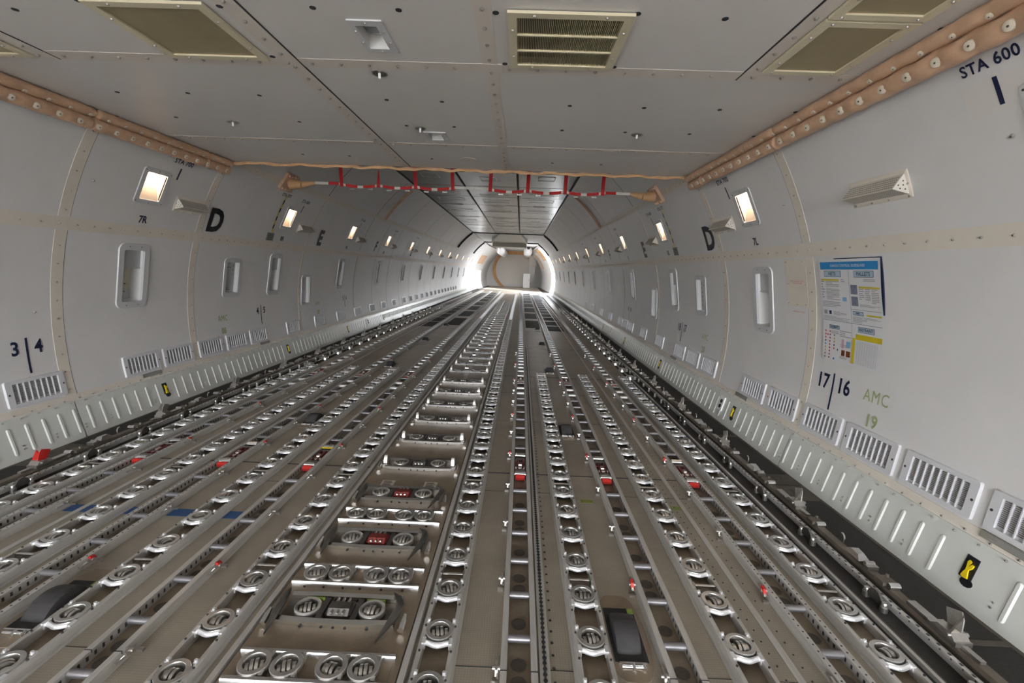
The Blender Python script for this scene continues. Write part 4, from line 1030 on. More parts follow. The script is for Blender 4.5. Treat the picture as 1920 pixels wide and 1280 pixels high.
# ------------------------------------------------------------------ ventilation grilles
def grille_mesh(w_, h):
    mb = MB(); iw, ih = w_-0.10, h-0.055
    ring_plate(mb, w_, h, 0.014, iw, ih, 0.003, 0.0, 0.016, n=3)
    mb.box(-iw/2, iw/2, -ih/2, ih/2, -0.001, 0.001, 1)
    n = 8; st = iw/n
    for k in range(1, n): x = -iw/2+st*k; mb.box(x-0.003, x+0.003, -ih/2, ih/2, 0.001, 0.013, 0)
    q = 16
    for k in range(q):
        y = -ih/2+ih*(k+0.5)/q; mb.add([(-iw/2,y-0.002,0.004),(iw/2,y-0.002,0.004),(iw/2,y+0.003,0.0095),(-iw/2,y+0.003,0.0095)], [(0,1,2,3)], 0)
    fr = mb.mesh('grille_frame', ['grille', 'slot_shade'])
    mb = MB(); mb.tube((0,0,0.014),(0,0,0.0175),0.007,10,0); sc = mb.mesh('screw', ['boltdark'])
    return fr, sc
GW, GH = 0.44, 0.205
gfr, gsc = grille_mesh(GW, GH)
gy = {1: [1.875, 2.372, 2.865, 3.350, 3.872, 4.37, 5.43, 5.95, 6.47, 7.42, 8.42, 9.40, 9.90, 10.4, 11.6, 12.9, 14.5, 15.9],
      -1: [3.375, 4.378, 4.865, 5.398, 5.905, 6.415, 7.42, 8.42, 9.43, 10.43, 11.45, 12.4, 13.4]+[14.6+0.9*k for k in range(14)]}
for s in (-1, 1):
    for k, y in enumerate(gy[s]):
        loc, rot = wplace(s, y, 0.425)
        t = thing('wall_grille', '%s white slatted grille low on the %s wall, counted from the front' % (ORD[k], SN[s]), 'grille', loc, rot=rot, group='slatted grilles low on the side walls')
        link('grille_frame', gfr, t)
        if y < 12:
            for x in (-0.2, 0.2): link('screw', gsc, t, (x, 0, 0))
# grey placards under some grilles
for s, y in ((-1, 4.46), (-1, 6.52), (1, 4.53), (1, 6.62), (1, 1.90)):
    mb = MB(); L_ = 0.12 if y > 2 else 0.19; wpatch(mb, s, y-L_, y+L_, 0.282, 0.318, 0.012, 0.012)
    for j in range(3): wpatch(mb, s, y-L_*0.8, y+L_*(0.8-0.2*(j%2)), 0.290+j*0.008, 0.293+j*0.008, 0.0125, 0, 1)
    o = mb.build('wall_placard', ['placard', 'greyink']); o['category'] = 'placard'
    o['label'] = 'small grey placard under the %s' % {(-1,4.46): 'second left wall grille', (-1,6.52): 'sixth left wall grille', (1,4.53): 'sixth right wall grille', (1,6.62): 'ninth right wall grille', (1,1.90): 'nearest right wall grille at the photo edge'}[(s, y)]

# ------------------------------------------------------------------ yellow release handles in the kick panels
def handle_proto():
    t = thing('release_handle', '-', 'handle', group='yellow handles in the kick panels')
    mb = MB(); mb.prism([(-0.032,0.060),(0.028,0.060),(0.028,-0.055),(-0.032,-0.055)], 'z', -0.002, 0.002); mb.prism([(0.012+0.030*math.cos(R(a)), -0.068+0.022*math.sin(R(a))) for a in range(0,360,30)], 'z', -0.002, 0.0025); mb.build('pocket', 'black', t, smooth=False)
    mb = MB(); mb.prism([(-0.018,-0.048),(-0.004,-0.052),(0.014,-0.050),(0.008,-0.025),(0.005,-0.008),(0.016,0.006),(0.019,0.024),(0.010,0.026),(0.002,0.008),(-0.003,0.010),(0.002,0.034),(-0.008,0.040),(-0.013,0.030),(-0.009,0.004),(-0.008,-0.012),(-0.014,-0.028)], 'z', 0.003, 0.010); mb.build('lever', 'yellow', t)
    return Proto(t)
HP = handle_proto()
def kick_rot(s):
    x1 = abs(WP(s,1,0.26)[0])-0.012; up = Vector((s*(x1-2.905), 0, 0.26-FZ)).normalized(); n_ = up.cross(Vector((0,1,0)));  n_ = n_ if n_.x*s < 0 else -n_
    x_ = up.cross(n_); return Matrix((x_, up, n_)).transposed().to_euler(), n_
def kick_pt(s, y, z): x1 = abs(WP(s,y,0.26)[0])-0.012; t_ = (z-FZ)/(0.26-FZ); return Vector((s*(2.905+(x1-2.905)*t_), y, z))
for s in (-1, 1):
    rot, n_ = kick_rot(s)
    ys = [2.061+2.5*j for j in range(5)] if s > 0 else [4.552+2.53*j for j in range(4)]
    for k, y in enumerate(ys): HP.place(kick_pt(s, y, 0.125)+n_*0.003, '%s yellow release handle in the %s kick panel, counted from the front' % (ORD[k], SN[s]), rot=rot)
    for k, y in enumerate((4.84, 10.98) if s > 0 else (10.88,)):
        t = thing('socket_box', 'white box with two round black sockets in the %s kick panel%s' % (SN[s], ', nearer one' if (s > 0 and k == 0) else (', farther one' if s > 0 else '')), 'socket', kick_pt(s, y, 0.135)+n_*0.003, rot=rot)
        mb = MB(); mb.box(-0.055,0.055,-0.075,0.075,-0.002,0.012); mb.build('plate', 'white', t)
        mb = MB(); mb.tube((0.01,0.025,0.012),(0.01,0.025,0.018),0.022,16); mb.tube((0.01,-0.03,0.012),(0.01,-0.03,0.018),0.022,16); mb.build('socket', 'black', t)

# ------------------------------------------------------------------ painted markings on the walls
def marking(s, label, m_, fn):
    mb = MB(); fn(mb)
    o = mb.build('painted_marking', m_, wall[s], smooth=False); o['label'] = label
def bar(mb, s, y, z0, z1, w_=0.016, off=0.004): wpatch(mb, s, y-w_/2, y+w_/2, z0, z1, off)
def sta(s, y, num, zt=2.395, size=0.068):
    marking(s, 'black STA %s station mark with a bar below' % num, 'navy', lambda mb: (wtext(mb, s, y, zt, 'STA %s' % num, size, 0.0015, 0.95, spacing=1.08), bar(mb, s, y, 2.235, 2.34, 0.020)))
sta(1, 2.07, '600'); sta(1, 4.59, '700'); sta(-1, 4.59, '700')
for s in (-1, 1):
    for k, n_ in enumerate(('800', '900', '1000', '1100')): sta(s, 7.13+2.54*k, n_)
mb = MB(); wpatch(mb, 1, 1.955, 2.215, 2.215, 2.34, 0.0025); mb.build('sticker_patch', 'patch', wall[1])
mb = MB(); wpatch(mb, -1, 4.50, 4.69, 2.22, 2.34, 0.0025); mb.build('sticker_patch', 'patch', wall[-1])
for s in (-1, 1):
    wtx = lambda y, z, t_, sz, b=0.002, sx_=1.0, m_='navy', l='': marking(s, l, m_, lambda mb: wtext(mb, s, y, z, t_, sz, b, sx_))
    suf = 'R' if s < 0 else 'L'
    wtx(5.35, 1.91, 'D', 0.37, 0.016, 0.95, 'black', 'big bold black letter D')
    wtx(8.13, 1.91, 'E', 0.37, 0.016, 0.95, 'black', 'big bold black letter E')
    wtx(11.2, 1.93, 'F', 0.34, 0.013, 0.9, 'navy', 'bold dark letter F')
    wtx(14.8, 1.93, 'G', 0.34, 0.013, 0.9, 'navy', 'bold dark letter G')
    wtx(17.9, 1.93, 'H', 0.30, 0.012, 0.9, 'navy', 'bold dark letter H')
    mb = MB(); wpatch(mb, s, 4.25, 4.47, 1.775, 1.875, 0.0025); mb.build('sticker_patch', 'patch', wall[s])
    for k, nm in enumerate(('7', '8', '9', '10')):
        wtx(4.355+2.535*k, 1.822, nm+suf, 0.095, 0.003, 0.9, 'navy', 'black zone mark %s%s under a wall lamp' % (nm, suf))
    marking(s, 'STA 777 mark above the striped line', 'navy', lambda mb: wtext(mb, s, 6.55, 2.40, 'STA 777', 0.066, 0.0015, 0.95, spacing=1.08))
    def stripe(mb):
        z = 1.89; k = 0
        while z < 2.34: wpatch(mb, s, 6.545, 6.575, z, z+0.056, 0.004, 0, k % 2, 0.03); k += 1; z += 0.056
    mb = MB(); stripe(mb); o = mb.build('hazard_line', ['yellow', 'black'], wall[s], smooth=False); o['label'] = 'yellow and black striped line below STA 777'
    mb = MB(); wpatch(mb, s, 6.47, 6.65, 1.775, 1.885, 0.006, 0.006)
    for j in range(4): wpatch(mb, s, 6.49, 6.63, 1.79+0.022*j, 1.80+0.022*j, 0.0065, 0, 1)
    o = mb.build('striped_placard', ['placard', 'darkink']); o['label'] = 'small grey placard at the foot of the striped line, %s wall' % SN[s]; o['category'] = 'placard'
def pos(s, y, a, b, zc2=0.69, sz=0.145, m_='navy'):
    d = 1 if s < 0 else -1
    marking(s, 'position numbers %s and %s divided by a dark vertical line' % (a, b), m_, lambda mb: (wtext(mb, s, y-d*(0.085+0.025*(len(a)-1)), zc2+0.06, a, sz, 0.0035, 0.86), wtext(mb, s, y+d*(0.085+0.025*(len(b)-1)), zc2+0.06, b, sz, 0.0035, 0.86), bar(mb, s, y, zc2-0.135, zc2+0.14, 0.017)))
pos(-1, 3.365, '3', '4'); pos(-1, 6.54, '4', '5', 0.71, 0.125, 'black'); pos(-1, 9.71, '5', '6', 0.71, 0.12)
pos(1, 3.315, '17', '16', 0.675, 0.155); pos(1, 6.51, '18', '17', 0.70); pos(1, 9.70, '19', '18', 0.70, 0.12)
for s, y, n_, sz in ((1, 2.905, '19', 0.115), (1, 5.68, '20', 0.105), (-1, 5.68, '05', 0.105), (-1, 8.42, '07', 0.105), (-1, 2.3, '03', 0.105)):
    marking(s, 'green stencilled AMC %s mark' % n_, 'green', lambda mb: (wtext(mb, s, y, 0.742, 'AMC', sz, 0.0, 0.80, spacing=1.15), wtext(mb, s, y, 0.582, n_, sz, 0.003, 0.85, spacing=1.1)))

# ------------------------------------------------------------------ poster
t = thing('poster', 'curling safety poster with a blue header pasted on the right wall', 'poster', (0,0,0))
PW, PH = 0.575, 0.745; PYC, PZT = 3.49, 1.640
def PP(u, v, off=0.0):    # u to the right 0..PW, v down 0..PH
    buck = 0.006+0.007*math.sin(v/PH*PI*1.4+0.4)**2*(0.4+u/PW)+0.05*(max(0, u/PW-0.75)**2)*(1-v/PH)
    return WP(1, PYC-u*(1.035-0.03*v/PH)-0.030*(v/PH)**1.3+0.004*math.sin(v/PH*5), PZT-v*0.985, 0.008+buck+off)
def pgrid(mb, u0, u1, v0, v1, off, mi=0, st=0.04):
    nu = max(1, int((u1-u0)/st+0.99)); nv = max(1, int((v1-v0)/st+0.99)); vs = [PP(u0+(u1-u0)*i/nu, v0+(v1-v0)*j/nv, off) for j in range(nv+1) for i in range(nu+1)]
    mb.add(vs, [(j*(nu+1)+i, j*(nu+1)+i+1, (j+1)*(nu+1)+i+1, (j+1)*(nu+1)+i) for j in range(nv) for i in range(nu)], mi)
def ptext(mb, u, v, txt, size, mi=0, bold=0.0, sx_=1.0, off=0.003):
    vs, fs = text_mesh(txt, size, 0, bold, sx_); mb.add([PP(u+a, v-b, off) for a, b in vs], fs, mi)
mb = MB()
wpatch(mb, 1, PYC-PW-0.016, PYC-0.16, PZT-0.36, PZT+0.004, 0.009, 0.007); o = mb.build('backing_board', 'navy', t, label='dark navy backing board')
mb = MB(); pgrid(mb, 0, PW, 0, PH, 0); pgrid(mb, 0, PW, 0, PH, -0.002); mb.build('sheet', 'paper', t)
mb = MB(); pgrid(mb, 0.016, PW-0.016, 0.018, 0.072, 0.0012); mb.build('header_band', 'blueband', t, label='bright blue header band')
mb = MB(); ptext(mb, PW/2, 0.045, 'CARGO CONTROL GUIDELINES', 0.024, 0, 0.0003, 0.95); mb.build('header_text', 'paper', t, smooth=False)
heads = [(0.05,0.225,0.080,0.124,'NETS',0.036), (0.345,0.52,0.080,0.124,'PALLETS',0.036), (0.315,0.41,0.357,0.385,'AMC',0.020), (0.07,0.175,0.478,0.506,'HAZMAT',0.022), (0.355,0.50,0.462,0.500,'RESTRAINT',0.027)]
for u0, u1, v0, v1, tx, sz in heads:
    mb = MB(); pgrid(mb, u0, u1, v0, v1, 0.0012, 1); pgrid(mb, u0+0.003, u1-0.003, v0+0.003, v1-0.003, 0.0020, 0); ptext(mb, (u0+u1)/2, (v0+v1)/2, tx, sz, 1, 0.0006, 0.9)
    mb.build('heading_box', ['paleblue', 'darkink'], t, smooth=False)['label'] = 'pale blue box reading ' + tx
mb = MB(); pgrid(mb, 0.2975,0.2995,0.074,PH-0.02,0.0012,1); pgrid(mb, 0.01,PW-0.01,0.443,0.4455,0.0012,1); pgrid(mb, 0.30,PW-0.01,0.345,0.347,0.0012,1)
def para(u0, u1, v0, v1, n, seed, mi=0):
    rr = random.Random(seed)
    for k in range(n): v = v0+(v1-v0)*k/n; pgrid(mb, u0, u1-(u1-u0)*rr.choice((0,0,0.05,0.25,0.5)), v, v+(v1-v0)/n*0.42, 0.0012, mi, 0.08)
para(0.06,0.20,0.155,0.20,4,1); para(0.06,0.20,0.21,0.295,9,2); para(0.012,0.045,0.155,0.29,7,3); para(0.012,0.20,0.305,0.35,4,4); para(0.12,0.26,0.375,0.405,4,5); para(0.012,0.285,0.412,0.44,4,6)
para(0.385,0.43,0.20,0.28,6,7); para(0.44,0.485,0.20,0.28,6,8); para(0.495,0.56,0.20,0.30,9,9); para(0.385,0.56,0.305,0.325,3,10); para(0.31,0.48,0.395,0.438,6,11); para(0.42,0.56,0.395,0.41,2,12)
para(0.09,0.17,0.52,0.545,3,13); para(0.18,0.29,0.51,0.56,4,14); para(0.19,0.285,0.61,0.63,2,15); para(0.19,0.285,0.695,0.715,3,16); para(0.22,0.27,0.14,0.165,2,17); para(0.43,0.53,0.135,0.155,2,18)
pgrid(mb, 0.02,0.055,0.37,0.40,0.0012,0); pgrid(mb, 0.075,0.10,0.372,0.398,0.0012,1)
for k in range(9): pgrid(mb, 0.355+0.022*k,0.3562+0.022*k,0.565,0.725,0.0012,0)
for k in range(17): pgrid(mb, 0.345,0.53,0.565+0.0095*k,0.5662+0.0095*k,0.0012,0)
mb.build('printed_text', ['greyink', 'darkink'], t, smooth=False)
for q in ((0.012,0.20,0.140,0.152),(0.385,0.565,0.185,0.197),(0.435,0.565,0.372,0.383),(0.335,0.565,0.515,0.552),(0.305,0.333,0.545,0.725)): mb = MB(); pgrid(mb, *q, 0.0012); mb.build('yellow_band', 'yellowink', t)
for u0, u1, v0, v1, m_ in ((0.31,0.372,0.175,0.240,'greyphoto'),(0.31,0.372,0.255,0.320,'greyphoto'),(0.205,0.240,0.648,0.690,'brownink'),(0.252,0.293,0.648,0.690,'brownink'),(0.203,0.225,0.57,0.635,'pinkink'),(0.25,0.29,0.58,0.62,'skyink'),(0.225,0.265,0.265,0.295,'skyink')):
    mb = MB(); pgrid(mb, u0, u1, v0, v1, 0.0012); mb.build('picture', m_, t, smooth=False)
mb = MB()
def dia(u, v, mi, r=0.0085): mb.add([PP(u-r,v,0.0014),PP(u,v+r,0.0014),PP(u+r,v,0.0014),PP(u,v-r,0.0014)], [(0,1,2,3)], mi)
for k, c in enumerate((0,0,0,4,3,2,2,0,4)): dia(0.032, 0.528+0.0245*k, c)
for k in range(9): dia(0.078, 0.528+0.0245*k, 0 if k % 3 else 0)
dia(0.055,0.553,0)
for k, c in enumerate((1,2,2,4,0)): dia(0.125, 0.552+0.0245*k, c)
dia(0.165,0.655,4); dia(0.13,0.725,3,0.011)
mb.build('hazard_diamonds', ['redink','greenink','yellowink','blueband','darkink'], t, smooth=False)

# ------------------------------------------------------------------ ceiling vents and lights
def vent(x0, x1, y0, y1, open_, label, name='ceiling_vent'):
    cx_, cy_ = (x0+x1)/2, (y0+y1)/2; w_, h = x1-x0, y1-y0
    t = thing(name, label, 'vent', (cx_, cy_, ZCEIL-0.004), group='framed vents in the front ceiling')
    iw, ih = w_-0.08, h-0.075
    mb = MB(); o = [(w_/2,h/2),(-w_/2,h/2),(-w_/2,-h/2),(w_/2,-h/2)]; i = [(iw/2,ih/2),(-iw/2,ih/2),(-iw/2,-ih/2),(iw/2,-ih/2)]
    vs = [(a,b,0) for a,b in o]+[(a,b,-0.012) for a,b in o]+[(a,b,-0.012) for a,b in i]+[(a,b,0.03) for a,b in i]
    mb.add(vs, [(j*4+k, j*4+(k+1)%4, (j+1)*4+(k+1)%4, (j+1)*4+k) for j in range(3) for k in range(4)], 0)
    for a, b in ((-0.15,h/2-0.018),(0.15,h/2-0.018),(-0.15,-h/2+0.018),(0.15,-h/2+0.018),(w_/2-0.02,0.12),(w_/2-0.02,-0.12),(-w_/2+0.02,0.12),(-w_/2+0.02,-0.12)):
        mb.lathe([(0.0005,-0.018),(0.005,-0.017),(0.008,-0.012)], (a*1.0 if abs(a) < w_/2 else a, b, 0), 8, 1)
    mb.build('vent_frame', ['brass', 'bolt'], t)
    if open_:
        mb = MB(); n = 56
        for k in range(n): x = -iw/2+iw*(k+0.5)/n; mb.box(x-0.0017, x+0.0017, -ih/2, ih/2, -0.006, 0.012)
        mb.build('fins', 'fin', t, smooth=False)
        mb = MB()
        for q in (-0.5, 0.5): mb.box(-iw/2, iw/2, q*ih/3-0.005, q*ih/3+0.005, -0.011, -0.002)
        mb.build('cross_bar', 'brass', t)
        mb = MB(); mb.box(-iw/2-0.01, iw/2+0.01, -ih/2-0.01, ih/2+0.01, 0.09, 0.095)
        mb.quad((-iw/2,-ih/2,0),(iw/2,-ih/2,0),(iw/2,-ih/2,.09),(-iw/2,-ih/2,.09)); mb.quad((-iw/2,ih/2,0),(iw/2,ih/2,0),(iw/2,ih/2,.09),(-iw/2,ih/2,.09)); mb.quad((-iw/2,-ih/2,0),(-iw/2,ih/2,0),(-iw/2,ih/2,.09),(-iw/2,-ih/2,.09)); mb.quad((iw/2,-ih/2,0),(iw/2,ih/2,0),(iw/2,ih/2,.09),(iw/2,-ih/2,.09))
        mb.build('duct', 'ventdark', t, smooth=False)
    else:
        mb = MB(); mb.box(-iw/2, iw/2, -ih/2, ih/2, -0.004, 0.002); mb.build('screen', 'mesh', t)
vent(-1.165, -0.648, 2.045, 2.557, False, 'ceiling vent with a closed brown screen on the left')
vent(0.617, 1.143, 2.040, 2.552, True, 'open finned ceiling vent near the middle')
vent(1.905, 2.29, 2.040, 2.532, False, 'closed brown ceiling vent nearest the right wall corner')
vent(1.905, 2.29, 1.50, 2.024, False, 'second closed brown ceiling vent at the top right edge')
vent(-2.45, -1.953, 2.10, 2.607, False, 'partly visible ceiling vent at the left edge of the photo')
for k, (x0, x1, y0, y1, lb) in enumerate(((-0.09, 0.066, 2.155, 2.452, 'recessed rectangular ceiling light nearest the camera'), (-0.095, 0.08, 3.77, 4.015, 'smaller recessed ceiling light behind the round tie-down fitting'))):
    hx0, hx1, hy0, hy1 = CH[k]; cx_, cy_ = (x0+x1)/2, (y0+y1)/2
    t = thing('ceiling_light', lb, 'light', (cx_, cy_, ZCEIL), group='recessed ceiling lights')
    mb = MB(); mb.box(x0-cx_, x1-cx_, y0-cy_, hy0-cy_, -0.006, 0); mb.box(x0-cx_, x1-cx_, hy1-cy_, y1-cy_, -0.006, 0); mb.box(x0-cx_, hx0-cx_, hy0-cy_, hy1-cy_, -0.006, 0); mb.box(hx1-cx_, x1-cx_, hy0-cy_, hy1-cy_, -0.006, 0)
    for a, b in ((x0-cx_+0.012,0.04),(x0-cx_+0.012,-0.06),(x1-cx_-0.014,0.04),(x1-cx_-0.014,-0.06),(0,y1-cy_-0.018),(0,y0-cy_+0.018)): mb.lathe([(0.0005,-0.012),(0.005,-0.011),(0.006,-0.006)], (a,b,0), 8, 1)
    mb.build('light_frame', ['frame', 'bolt'], t)
    a0, a1, b0, b1 = hx0-cx_, hx1-cx_, hy0-cy_, hy1-cy_; H = 0.07
    mb = MB(); mb.quad((a0,b0,0),(a0,b1,0),(a0,b1,H),(a0,b0,H)); mb.quad((a1,b0,0),(a1,b1,0),(a1,b1,H),(a1,b0,H)); mb.quad((a0,b1,0),(a1,b1,0),(a1,b1-0.03,H),(a0,b1-0.03,H)); mb.quad((a0,b0,0),(a1,b0,0),(a1,b0,H),(a0,b0,H)); mb.quad((a0,b0,H),(a1,b0,H),(a1,b1,H),(a0,b1,H)); mb.build('light_recess', 'aft', t, smooth=False)
    mb = MB(); mb.box(a0+0.012, a1-0.01, b0+0.01, b1-0.045, H-0.028, H-0.02, 0)
    for (c0, c1, d0, d1) in ((a0+0.010,a1-0.008,b0+0.008,b0+0.014),(a0+0.010,a1-0.008,b1-0.049,b1-0.043),(a0+0.010,a0+0.014,b0+.008,b1-.045),(a1-0.012,a1-0.008,b0+.008,b1-.045)): mb.box(c0,c1,d0,d1,H-0.031,H-0.02,1)
    mb.build('light_glass', ['glassblue', 'steel'], t)
t0 = thing('tie_down_fitting', '-', 'fitting', group='round fittings with a stud on the front ceiling')
mb = MB(); mb.lathe([(0.0005,-0.004),(0.042,-0.004),(0.045,0.0)], (0,0,0), 24, 0); mb.lathe([(0.014,-0.0052),(0.018,-0.0052)], (0,0,0), 24, 1); mb.lathe([(0.028,-0.0052),(0.032,-0.0052)], (0,0,0), 24, 1); mb.build('base_ring', ['steel', 'boltdark'], t0)
mb = MB(); mb.tube((0,0,-0.004),(0,0,-0.030),0.0085,10,0,r1=0.007); mb.build('stud', 'white', t0)
P = Proto(t0)
for x, y, lb in ((-0.11,2.70,'round ceiling fitting with white stud just behind the nearest ceiling light'),(-0.10,3.683,'round ceiling fitting beside the smaller ceiling light'),(1.551,3.665,'round ceiling fitting on the right ceiling panel'),(-1.549,3.68,'round ceiling fitting on the left ceiling panel')): P.place((x, y, ZCEIL-0.001), lb)

# ------------------------------------------------------------------ padded edges of the low ceiling
bmesh_btn = MB(); bmesh_btn.lathe([(0.0005,0.010),(0.010,0.0095),(0.019,0.006),(0.022,0.0)], (0,0,0), 16, 0); bmesh_btn.lathe([(0.0005,0.0112),(0.004,0.0108),(0.005,0.008)], (0,0,0), 8, 1)
BTN = bmesh_btn.mesh('cushion_button', ['button', 'boltdark'])
def cushion(s, ya, yb, label, by):
    t = thing('edge_padding', label, 'padding', (0,0,0), group='tan padding rolls along the ceiling edge')
    for nm, cx_, cz_, r, tuft in (('main_roll', 2.470, 2.425, 0.047, 0.010), ('upper_roll', 2.425, 2.492, 0.034, 0.007)):
        mb = MB(); n = 14; ny = int((yb-ya)/0.02); vs = []
        for j in range(ny+1):
            y = ya+(yb-ya)*j/ny; dmin = min([abs(y-b_-(0.06 if nm == 'upper_roll' else 0)) for b_ in by] or [1]); endt = min(1, (min(y-ya, yb-y))/0.03+0.55)
            for k in range(n):
                a = 2*PI*k/n; rr = r*endt*(1+0.05*math.sin(y*37+k*2)); 
                px, pz = -math.cos(a), math.sin(a)
                front = max(0, (-(px)*-1*0.75+(-pz)*0.66)) if False else max(0, 0.75*(-px)*(-1)*-1+0.66*(-pz))
                rr -= tuft*math.exp(-(dmin/0.03)**2)*front
                vs.append((s*(cx_+rr*px), y, cz_+rr*pz))
        mb.add(vs, [(j*n+k, j*n+(k+1)%n, (j+1)*n+(k+1)%n, (j+1)*n+k) for j in range(ny) for k in range(n)]+[tuple(range(n)), tuple(range(ny*n,(ny+1)*n))]); mb.build(nm, 'leather', t)
    for b_ in by:
        if ya+0.02 < b_ < yb-0.01:
            nrm = Vector((-s*0.86, -0.25, -0.45)).normalized(); q = nrm.to_track_quat('Z', 'Y')
            o = link('cushion_button', BTN, t, (s*(2.470-0.040*0.86), b_, 2.425-0.040*0.45)); o.rotation_euler = q.to_euler()
            nrm = Vector((-s*0.45, -0.2, -0.87)).normalized(); q = nrm.to_track_quat('Z', 'Y')
            o = link('cushion_button', BTN, t, (s*(2.425-0.028*0.45), b_+0.06, 2.492-0.028*0.87)); o.rotation_euler = q.to_euler(); o.scale = (0.62, 0.62, 0.62)
for s in (-1, 1):
    by = [0.78+0.1465*k for k in range(30)]
    for k, (ya, yb) in enumerate(((0.4, 3.46 if s < 0 else 3.36), (3.46 if s < 0 else 3.36, 4.68), (4.68, 5.05))):
        cushion(s, ya, yb, '%s tan buttoned padding roll along the %s ceiling edge' % (('nearest long', 'middle', 'short farthest')[k], SN[s]), [b_+(0.02 if s > 0 else 0.08) for b_ in by])
t = thing('edge_piping', 'wavy tan fabric piping across the rear edge of the low ceiling', 'padding', (0,0,0))
mb = MB(); pts = []
for k in range(241):
    x = -2.44+4.88*k/240; pts.append((x, 5.06+0.006*math.sin(x*9), 2.505+0.006*math.sin(x*14.0)+0.004*math.sin(x*33+1)))
mb.path(pts, 0.011, 8); mb.build('piping', 'leather2', t)
mb = MB(); mb.path([(p[0], p[1]+0.012, p[2]+0.010+0.004*math.sin(p[0]*21)) for p in pts], 0.013, 8); mb.build('piping_back', 'leather', t)
# pairs of tan cords on the upper wall further back
for s in (-1, 1):
    t = thing('insulated_line', 'pair of thin tan cords running up the %s upper wall behind the strap' % SN[s], 'cord', (0,0,0))
    for j, y in enumerate((10.78, 10.88)):
        mb = MB(); mb.path([WP(s, y, z, 0.02) for z in zrange(2.56, 3.22, 0.06)], 0.012, 8); mb.build('line', 'leather2', t)

# ------------------------------------------------------------------ barrier strap across the deck
t = thing('barrier_strap', 'white and red webbing barrier strap hung across the deck from wall to wall', 'strap', (0, 6.40, 0))
SX = [-1.77+0.5057*k for k in range(8)]
def sag(x):
    if x < SX[0]: return 0.004
    if x > SX[-1]: return 0.0
    k = min(6, int((x-SX[0])/0.5057)); u = (x-SX[0])/0.5057-k
    return 0.004 if k == 3 else -0.030*math.sin(PI*u)**0.7 if 0 < u < 1 else 0
def band(mb, x0, x1, zb, h, y0=-0.004, y1=0.004, mi=0):
    n = max(2, int((x1-x0)/0.03)); vs = []
    for k in range(n+1):
        x = x0+(x1-x0)*k/n; z = zb+sag(x); vs += [(x,y0,z-h/2),(x,y0,z+h/2),(x,y1,z+h/2),(x,y1,z-h/2)]
    f = [(4*k+a, 4*k+(a+1)%4, 4*(k+1)+(a+1)%4, 4*(k+1)+a) for k in range(n) for a in range(4)]+[(0,1,2,3),(4*n,4*n+1,4*n+2,4*n+3)]
    mb.add(vs, f, mi)
BZ = 2.555
mb = MB(); band(mb, -2.14, 2.14, BZ, 0.034); mb.build('belt', 'web', t, label='off-white webbing belt')
for k, x in enumerate(SX):
    mb = MB()
    if k == 1: mb.add([(x-0.03,-0.006,BZ-0.03),(x+0.022,-0.006,BZ-0.03),(x+0.002,-0.006,2.80),(x-0.002,-0.006,2.80),(x-0.03,-0.003,BZ-0.03),(x+0.022,-0.003,BZ-0.03),(x+0.002,-0.003,2.80),(x-0.002,-0.003,2.80)], [(0,1,2,3),(4,7,6,5),(0,4,5,1),(1,5,6,2),(2,6,7,3),(3,7,4,0)])
    dx = 0.035 if k < 4 else -0.02
    mb.add([(x-0.024,-0.008,BZ-0.035),(x+0.024,-0.008,BZ-0.035),(x+0.024-dx,-0.008,ZTOP),(x-0.024-dx,-0.008,ZTOP),(x-0.024,-0.005,BZ-0.035),(x+0.024,-0.005,BZ-0.035),(x+0.024-dx,-0.005,ZTOP),(x-0.024-dx,-0.005,ZTOP)], [(0,1,2,3),(4,7,6,5),(0,4,5,1),(1,5,6,2),(2,6,7,3),(3,7,4,0)]) if k != 1 else None
    mb.build('hanging_strap', 'redweb', t, smooth=False, label='red hanging strap')
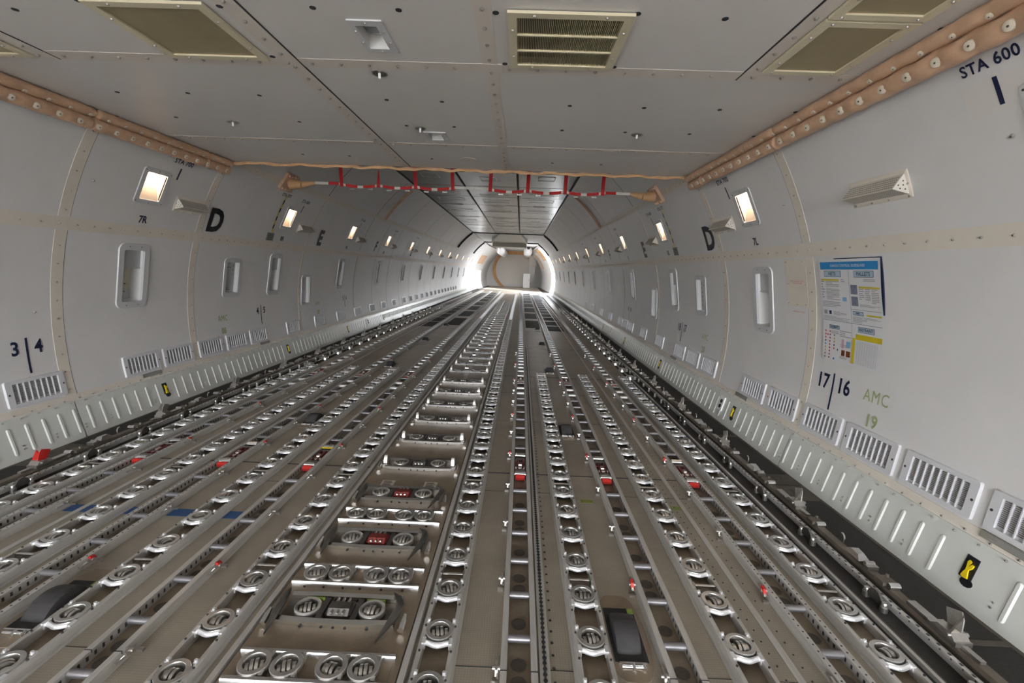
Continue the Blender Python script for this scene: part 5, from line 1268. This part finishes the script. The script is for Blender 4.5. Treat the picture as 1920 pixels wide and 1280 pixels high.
for k in range(7):
    if k == 3: continue
    for a, b in ((0.055, 0.215), (0.295, 0.455)):
        x0 = SX[k]+a; x1 = SX[k]+b; mb = MB(); band(mb, x0, x1, BZ+0.001, 0.038, -0.010, -0.0045); mb.build('red_sleeve', 'redweb', t, label='red sleeve on the belt')
        xm = (x0+x1)/2+(0.01 if a < 0.1 else 0.02); mb = MB(); mb.box(xm-0.032, xm+0.032, -0.014, 0.008, BZ+sag(xm)-0.046, BZ+sag(xm)-0.034); mb.path([(xm-0.024,-0.003,BZ+sag(xm)-0.02),(xm-0.024,-0.003,BZ+sag(xm)-0.036)], 0.003, 6); mb.path([(xm+0.024,-0.003,BZ+sag(xm)-0.02),(xm+0.024,-0.003,BZ+sag(xm)-0.036)], 0.003, 6); mb.build('buckle', 'chrome', t)
for x0, x1 in ((-1.95,-1.81), (1.81,1.95)):
    mb = MB(); band(mb, x0, x1, BZ+0.001, 0.038, -0.010, -0.0045); mb.build('red_sleeve', 'redweb', t, label='red sleeve on the belt')
for s in (-1, 1):      # padded wall brackets wrapped in tan leather
    u = thing('wall_bracket', 'tan leather wrapped bracket holding the %s end of the barrier strap' % SN[s], 'bracket', (0,0,0))
    mb = MB(); c = Vector(WP(s, 6.38, 2.56, 0.03)); Rm = WROT(s, 2.56)
    def L3(x, y, z): return c+Rm @ Vector((x, y, z))
    pl = MB(); pl.prism(rrect(0.30, 0.25, 0.02, 3), 'z', -0.025, 0.012); mb.add([L3(*v) for v in pl.v], pl.f); mb.build('pad', 'leather', u)
    for x in (-0.11,-0.035,0.04,0.115):
        for y in (-0.10,0.10):
            b_ = MB(); b_.lathe([(0.0005,0.036),(0.014,0.033),(0.022,0.022),(0.025,0.008)], (x,y,0), 12); m2 = MB(); m2.add([L3(*v) for v in b_.v], b_.f); m2.build('bolt_cover', 'leather', u)
    mb = MB(); p0 = L3(0,0,0.02); p1 = Vector((s*2.14, 6.40, BZ)); mid = (p0+p1)/2+Vector((0,-0.02,-0.02))
    mb.tube(p0+Vector((0,0,0.0)), mid, 0.075, 10, 0, r1=0.045); mb.tube(mid, p1, 0.045, 10, 0, r1=0.022); mb.build('wrapped_arm', 'leather2', u)
